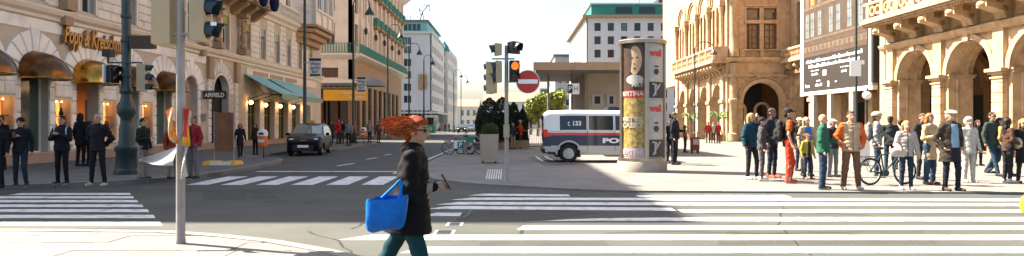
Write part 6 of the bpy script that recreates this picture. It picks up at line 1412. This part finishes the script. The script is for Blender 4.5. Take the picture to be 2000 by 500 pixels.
p = person(1713,220,344,60,'rider in grey hoodie and cream helmet standing with the bicycle',(.30,.31,.32),(.028,.055,.09),arms=('down','lean'),hat=('helmet',(.62,.48,.30)),shoes=((.3,.28,.25),None),group=GR1,wide=.01)
backpack(p,(.20,.21,.21),'grey patterned backpack worn by the helmeted rider')
p = person(1738,229,338,160,'man in dark jacket turned away behind the bicycle',(.035,.04,.045),(.025,.05,.07),group=GR1,d=21.5,H=1.78)
p = person(1757,231,335,170,'person in white jacket behind the woman in the light padded jacket',(.60,.58,.54),(.05,.06,.09),hair=('short',(.08,.05,.03)),group=GR1,d=23,H=1.7)
p = person(1770,236,371,-12,'woman in light grey padded jacket and dark jeans with an orange scarf',(.40,.37,.33),(.025,.035,.06),arms=('bag','down'),hair=('bob',(.45,.24,.10)),puff=True,zip_=(.12,.11,.10),skin='skin_pale',fem=True,scarf=(.60,.13,.03),shoes=((.55,.55,.53),(.7,.7,.7)),group=GR1,fat=.015)
handbag(p,(.55,.51,.45),(-.20,-.08,.98),'small white handbag of the woman with the orange scarf')
p = person(1802,217,347,5,'man in dark jacket standing behind the red-haired woman in beige',(.03,.028,.03),(.03,.03,.035),hair=('short',(.10,.06,.03)),d=18.8,H=1.82,group=GR1)
p = person(1816,221,361,20,'red-haired woman in long beige coat and blue jeans',(.52,.36,.20),(.03,.062,.10),arms=('front','down'),hair=('bob',(.36,.13,.05)),hem=.62,fem=True,scarf=(.55,.48,.38),shoes=((.20,.07,.04),None),wide=.012,group=GR1)
p = person(1856,215,374,5,'tall man in white flat cap, dark open coat and light blue shirt',(.045,.035,.028),(.015,.018,.026),arms=('pocket','pocket'),hat=('flat',(.66,.63,.57)),open_=((.22,.34,.47),.085),hem=.64,legs='relax',shoes=((.07,.04,.03),None),fat=.03,group=GR1,hair=('short',(.30,.26,.22)))
p = person(1892,229,357,0,'elderly white-haired woman in white jacket and white trousers',(.56,.53,.46),(.50,.47,.40),hair=('fluffy',(.66,.60,.50)),skin='skin_pale',fem=True,hem=.78,zip_=(.45,.42,.36),shoes=((.62,.6,.55),None),wide=.01,fat=.015,group=GR1)
p = person(1910,234,318,0,'distant woman in black behind the white-haired woman',(.02,.02,.022),(.02,.02,.022),hair=('long',(.03,.02,.015)),fem=True,vox=.02,d=25,H=1.68)
p = person(1938,219,344,10,'man in dark green sweater with sunglasses and blue jeans',(.035,.055,.045),(.025,.05,.08),arms=('down','down'),glasses=True,legs='walk',group=GR1)
p = person(1953,229,344,60,'person in mustard jacket and pale jeans walking behind the leather jacket woman',(.46,.34,.12),(.045,.09,.14),legs='walk',arms=('down','swing'),hair=('short',(.06,.04,.03)),group=GR1)
p = person(1968,229,358,85,'dark-haired woman in brown leather jacket and black trousers',(.08,.04,.025),(.018,.018,.022),arms=('bag','bag'),hair=('long',(.02,.014,.012)),fem=True,shoes=((.6,.58,.55),None),group=GR1)
handbag(p,(.58,.50,.38),(.06,-.20,1.10),'large cream bag of the woman in the leather jacket',(.26,.08,.15),strap=False)
p = person(1998,232,358,-10,'woman in long black coat cut by the right edge',(.018,.017,.018),(.03,.028,.03),hair=('bob',(.40,.22,.09)),hem=.55,fem=True,skin='skin_pale',glasses=True,group=GR1)
# --- middle distance on the plaza
p = person(1318,219,322,60,'police officer in dark uniform right of the advertising column',(.015,.018,.028),(.015,.018,.028),arms=('down','fwd'),hair=('short',(.10,.07,.05)),fat=.03)
p = person(1309,226,321,20,'second dark-clad officer half hidden by the advertising column',(.018,.02,.026),(.016,.018,.024),d=26.5,H=1.75,hat=('cap',(.05,.06,.08)))
p = person(1338,244,298,90,'person in brick red jacket beside the red newspaper box',(.32,.13,.09),(.05,.05,.06),vox=.02,fem=True,hair=('bob',(.12,.08,.05)))
for k, (x, col, lab) in enumerate(((1383,(.45,.04,.03),'distant person in red near the opera palm, leftmost of three'),(1393,(.55,.45,.38),'distant person in pale top between two red jackets near the palm'),(1403,(.48,.03,.03),'distant person in red near the opera palm, rightmost of three'))):
    person(x,238,280,20*k-20,lab,col,(.06,.06,.07),vox=.03,hair=('short',(.10,.07,.05)),group='distant visitors by the opera')
p = person(1016,235,290,60,'man in red jacket and straw hat by the conifers',(.52,.06,.025),(.035,.06,.09),hat=('straw',(.62,.50,.30)),vox=.02,arms=('fwd','fwd'))
p = person(1002,241,291,20,'stooping companion in dark top and straw hat by the conifers',(.05,.05,.06),(.42,.36,.28),hat=('straw',(.50,.36,.20)),vox=.02,arms=('down','fwd'))
# --- left pavement
p = person(40,230,366,15,'man in black beanie and black jacket holding a cup',BK,(.02,.03,.05),z0=HL,arms=('chest','down'),hat=('beanie',BK),shoes=((.05,.05,.055),(.5,.5,.5)),legs='relax',glasses=True,group=GL)
carried('cup', p, [cap((-.03,-.30,1.29),(-.03,-.30,1.38),.03,.036)], (.10,.10,.08), 'dark paper cup in the hand of the man in the beanie', 'cup')
p = person(121,226,361,0,'bearded man in black jacket with white shoulder stripes, hands raised to his chest',BK,(.012,.012,.014),z0=HL,arms=('chest','chest'),hair=('short',(.02,.014,.01)),shoes=((.03,.03,.03),(.6,.6,.6)),pk=[((.6,.6,.58),lambda x,y,z: (np.abs(np.abs(x)-.155) < .014) & (z > 1.30) & (y < .03))],fat=.02,group=GL)
p = person(191,222,364,0,'bald man in black padded vest with pale shoes, hands behind his back',(.014,.015,.018),(.014,.014,.017),z0=HL,arms=('behind','behind'),legs='wide',hair=('bald',(.2,.15,.1)),puff=True,shoes=((.55,.46,.33),(.6,.55,.45)),group=GL)
p = person(158,221,325,170,'woman with long black hair turned to the shop door',BK,BK,z0=HL,hair=('long',(.012,.01,.01)),fem=True,hem=.7,group=GL,vox=.018)
p = person(176,236,325,150,'shorter dark-clad woman beside the long-haired woman at the shop door',(.03,.02,.018),BK,z0=HL,hair=('long',(.04,.02,.015)),fem=True,group=GL,vox=.018)
p = person(-6,232,368,10,'dark-clad person cut by the left edge of the picture',BK,BK,z0=HL,group=GL,vox=.02)
p = person(280,231,351,80,'young man in black sweatshirt and beige trousers left of the signal pole',(.02,.026,.022),(.33,.29,.23),z0=HL,arms=('front','down'),hair=('short',(.015,.012,.01)),shoes=((.05,.05,.05),(.4,.4,.4)),wide=.015,skin='skin_pale',group=GL)
p = person(378,226,349,-20,'man in red jacket and grey trousers right of the signal pole',(.36,.025,.03),(.20,.18,.165),z0=HL,arms=('pocket','down'),hair=('short',(.14,.10,.07)),wide=.012,open_=((.05,.02,.025),.04),group=GL)
p = person(338,236,350,60,'person with blue backpack mostly hidden behind the signal pole',(.30,.05,.02),(.28,.20,.14),z0=HL,hair=('short',(.03,.02,.015)),group=GL,vox=.018)
backpack(p,(.02,.10,.16),'blue backpack on the person behind the signal pole')
p = person(469,241,308,30,'woman in dark coat walking before the restaurant',(.018,.018,.024),BK,z0=HL,fem=True,hem=.6,hair=('bob',(.03,.02,.015)),vox=.022,legs='walk')
p = person(499,241,303,-20,'person with brown hair beside the bin before the restaurant',(.06,.03,.02),BK,z0=HL,fem=True,hair=('long',(.22,.08,.03)),vox=.022)
p = person(2,243,310,0,'dark figure at the shop window at the far left edge',BK,BK,z0=HL,vox=.022,d=21.5,H=1.7)
far = [(632,244,(.04,.03,.03),'distant dark-clad walker right of the taxi'),(661,243,(.45,.02,.03),'distant walker in red by the canopy'),(668,245,BK,'distant walker in black next to the one in red'),(681,240,(.30,.31,.32),'distant man in grey top carrying a jacket'),(693,245,(.30,.14,.10),'distant walker in brick colour by the dark box'),(647,243,(.06,.04,.04),'distant walker in dark brown behind the taxi roof'),(722,246,(.35,.33,.30),'distant walker in pale grey near the second bin'),(740,247,(.05,.05,.07),'distant dark walker left of the red-haired woman')]
for k, (x, t, col, lab) in enumerate(far): person(x,t,t+(46 if k == 3 else 41),random.choice([-20,20,160,60]),lab,col,random.choice([BK,(.06,.05,.05),JN]),z0=HL,vox=.03,d=(44 if k == 3 else 50)+k*.4,H=random.uniform(1.66,1.82),hair=('short',(.07,.045,.03)),legs=random.choice(['stand','walk']),group='distant walkers on the left pavement')
for k, (x, col) in enumerate(((858,(.4,.38,.36)),(869,(.25,.05,.04)),(877,(.06,.06,.07)))): person(x,0,0,30*k,['far walker in pale top under the domed house','far walker in red under the domed house','far walker in black under the domed house'][k],col,BK,z0=HL,vox=.035,d=118+5*k,H=1.75,group='far walkers at the end of the street')
# --- the woman walking past in front
wx, wd = 786, 5.3
p = person(wx,0,0,90,'red-haired woman in black coat striding past with sunglasses and blue bag',(.007,.0065,.007),(.008,.055,.072),z0=0,arms=('phone','phone'),legs='stride',hair=('short',(.26,.05,.012)),hem=.79,skin='skin',fem=True,vox=.0085,glasses=True,d=wd,H=1.615,fat=.03,flare=.03,lean=4,shoes=((.02,.02,.022),None),scarf=(.07,.045,.035),pk=[((.34,.24,.17),lambda x,y,z: (np.abs(y+.165) < .022) & (np.abs(x) < .2) & (z > 1.08) & (z < 1.27))])
WMp = WM[p]
mb = MB(); g = np.random.default_rng(5)
for i in range(1300):                                                   # wind-blown strands, combed backwards
    th = g.uniform(-1.95,1.95); ph = g.uniform(-.25,1.0) if abs(th) < 1.0 else g.uniform(.35,1.0); rx = .090; x0 = rx*math.sin(th)*math.cos(ph*.6); zz = 1.660+.098*math.cos(th)*math.cos(max(0,ph)*.7); y0 = -.035+.115*max(ph,-.25)
    L = g.uniform(.06,.25)*(.75+.25*math.cos(th)); w1 = .016*math.sin(9*zz+4*x0*20); pts = [(x0*.96,y0-.03,zz-.01)]
    for t in (.25,.5,.75,1.0): pts.append((x0*(1+.25*t)+.008*g.normal()*t, y0+L*t+.02, zz+.004*math.sin(4*t)+w1*t-(.03+.10*(1.78-zz))*t*t+.012*g.normal()*t))
    mb.tube(pts, [.004,.0045,.004,.003,.001], 3, i % 3)
place('hair_strands', mb.mesh('hair_strands', [cmat((.40,.085,.016),.45), cmat((.22,.04,.010),.45), cmat((.62,.17,.035),.45)], smooth=True), p, loc=False)
mb = MB()
for s in (-.03,.03): mb.tube([(-.25+s,.06,1.09),(-.235+s,.05,1.20),(-.235+s,.07,1.24),(-.235+s,.10,1.20),(-.25+s,.20,1.09)], .012, 6, 1)
def bagf():
    m = MB(); n = 16; R_ = []
    for (z, hw_, hd) in ((.84,.12,.05),(.86,.15,.075),(.91,.16,.09),(.98,.165,.09),(1.08,.17,.08),(1.10,.165,.075)):
        row = []
        for i in range(n):
            q = 2*PI*i/n; c, s = math.cos(q), math.sin(q); row.append((-.29+hd*math.copysign(abs(s)**.6,s)+.008*math.sin(5*q+z*30), .15+hw_*math.copysign(abs(c)**.5,c), z+.012*math.sin(3*q+z*9)-.18*(hw_*math.copysign(abs(c)**.5,c))))
        R_.append(row)
    vs = [p_ for r_ in R_ for p_ in r_]; fs = [(j*n+i,j*n+(i+1) % n,(j+1)*n+(i+1) % n,(j+1)*n+i) for j in range(5) for i in range(n)] + [list(range(n))]
    m.add(vs, fs); m.v += mb.v; m.f += [[len(vs)+i for i in f] for f in mb.f]; m.m += [1]*len(mb.f); return m
place('shopping_bag', bagf().mesh('shopping_bag', [cmat((.006,.16,.62),.35), cmat((.01,.24,.70),.4)], smooth=True), None, WMp.copy(), label='large bright blue shopping bag hanging from the walking woman\'s arm', cat='bag')
phone(p, (.0,-.29,1.235), 'phone held by the red-haired walking woman')
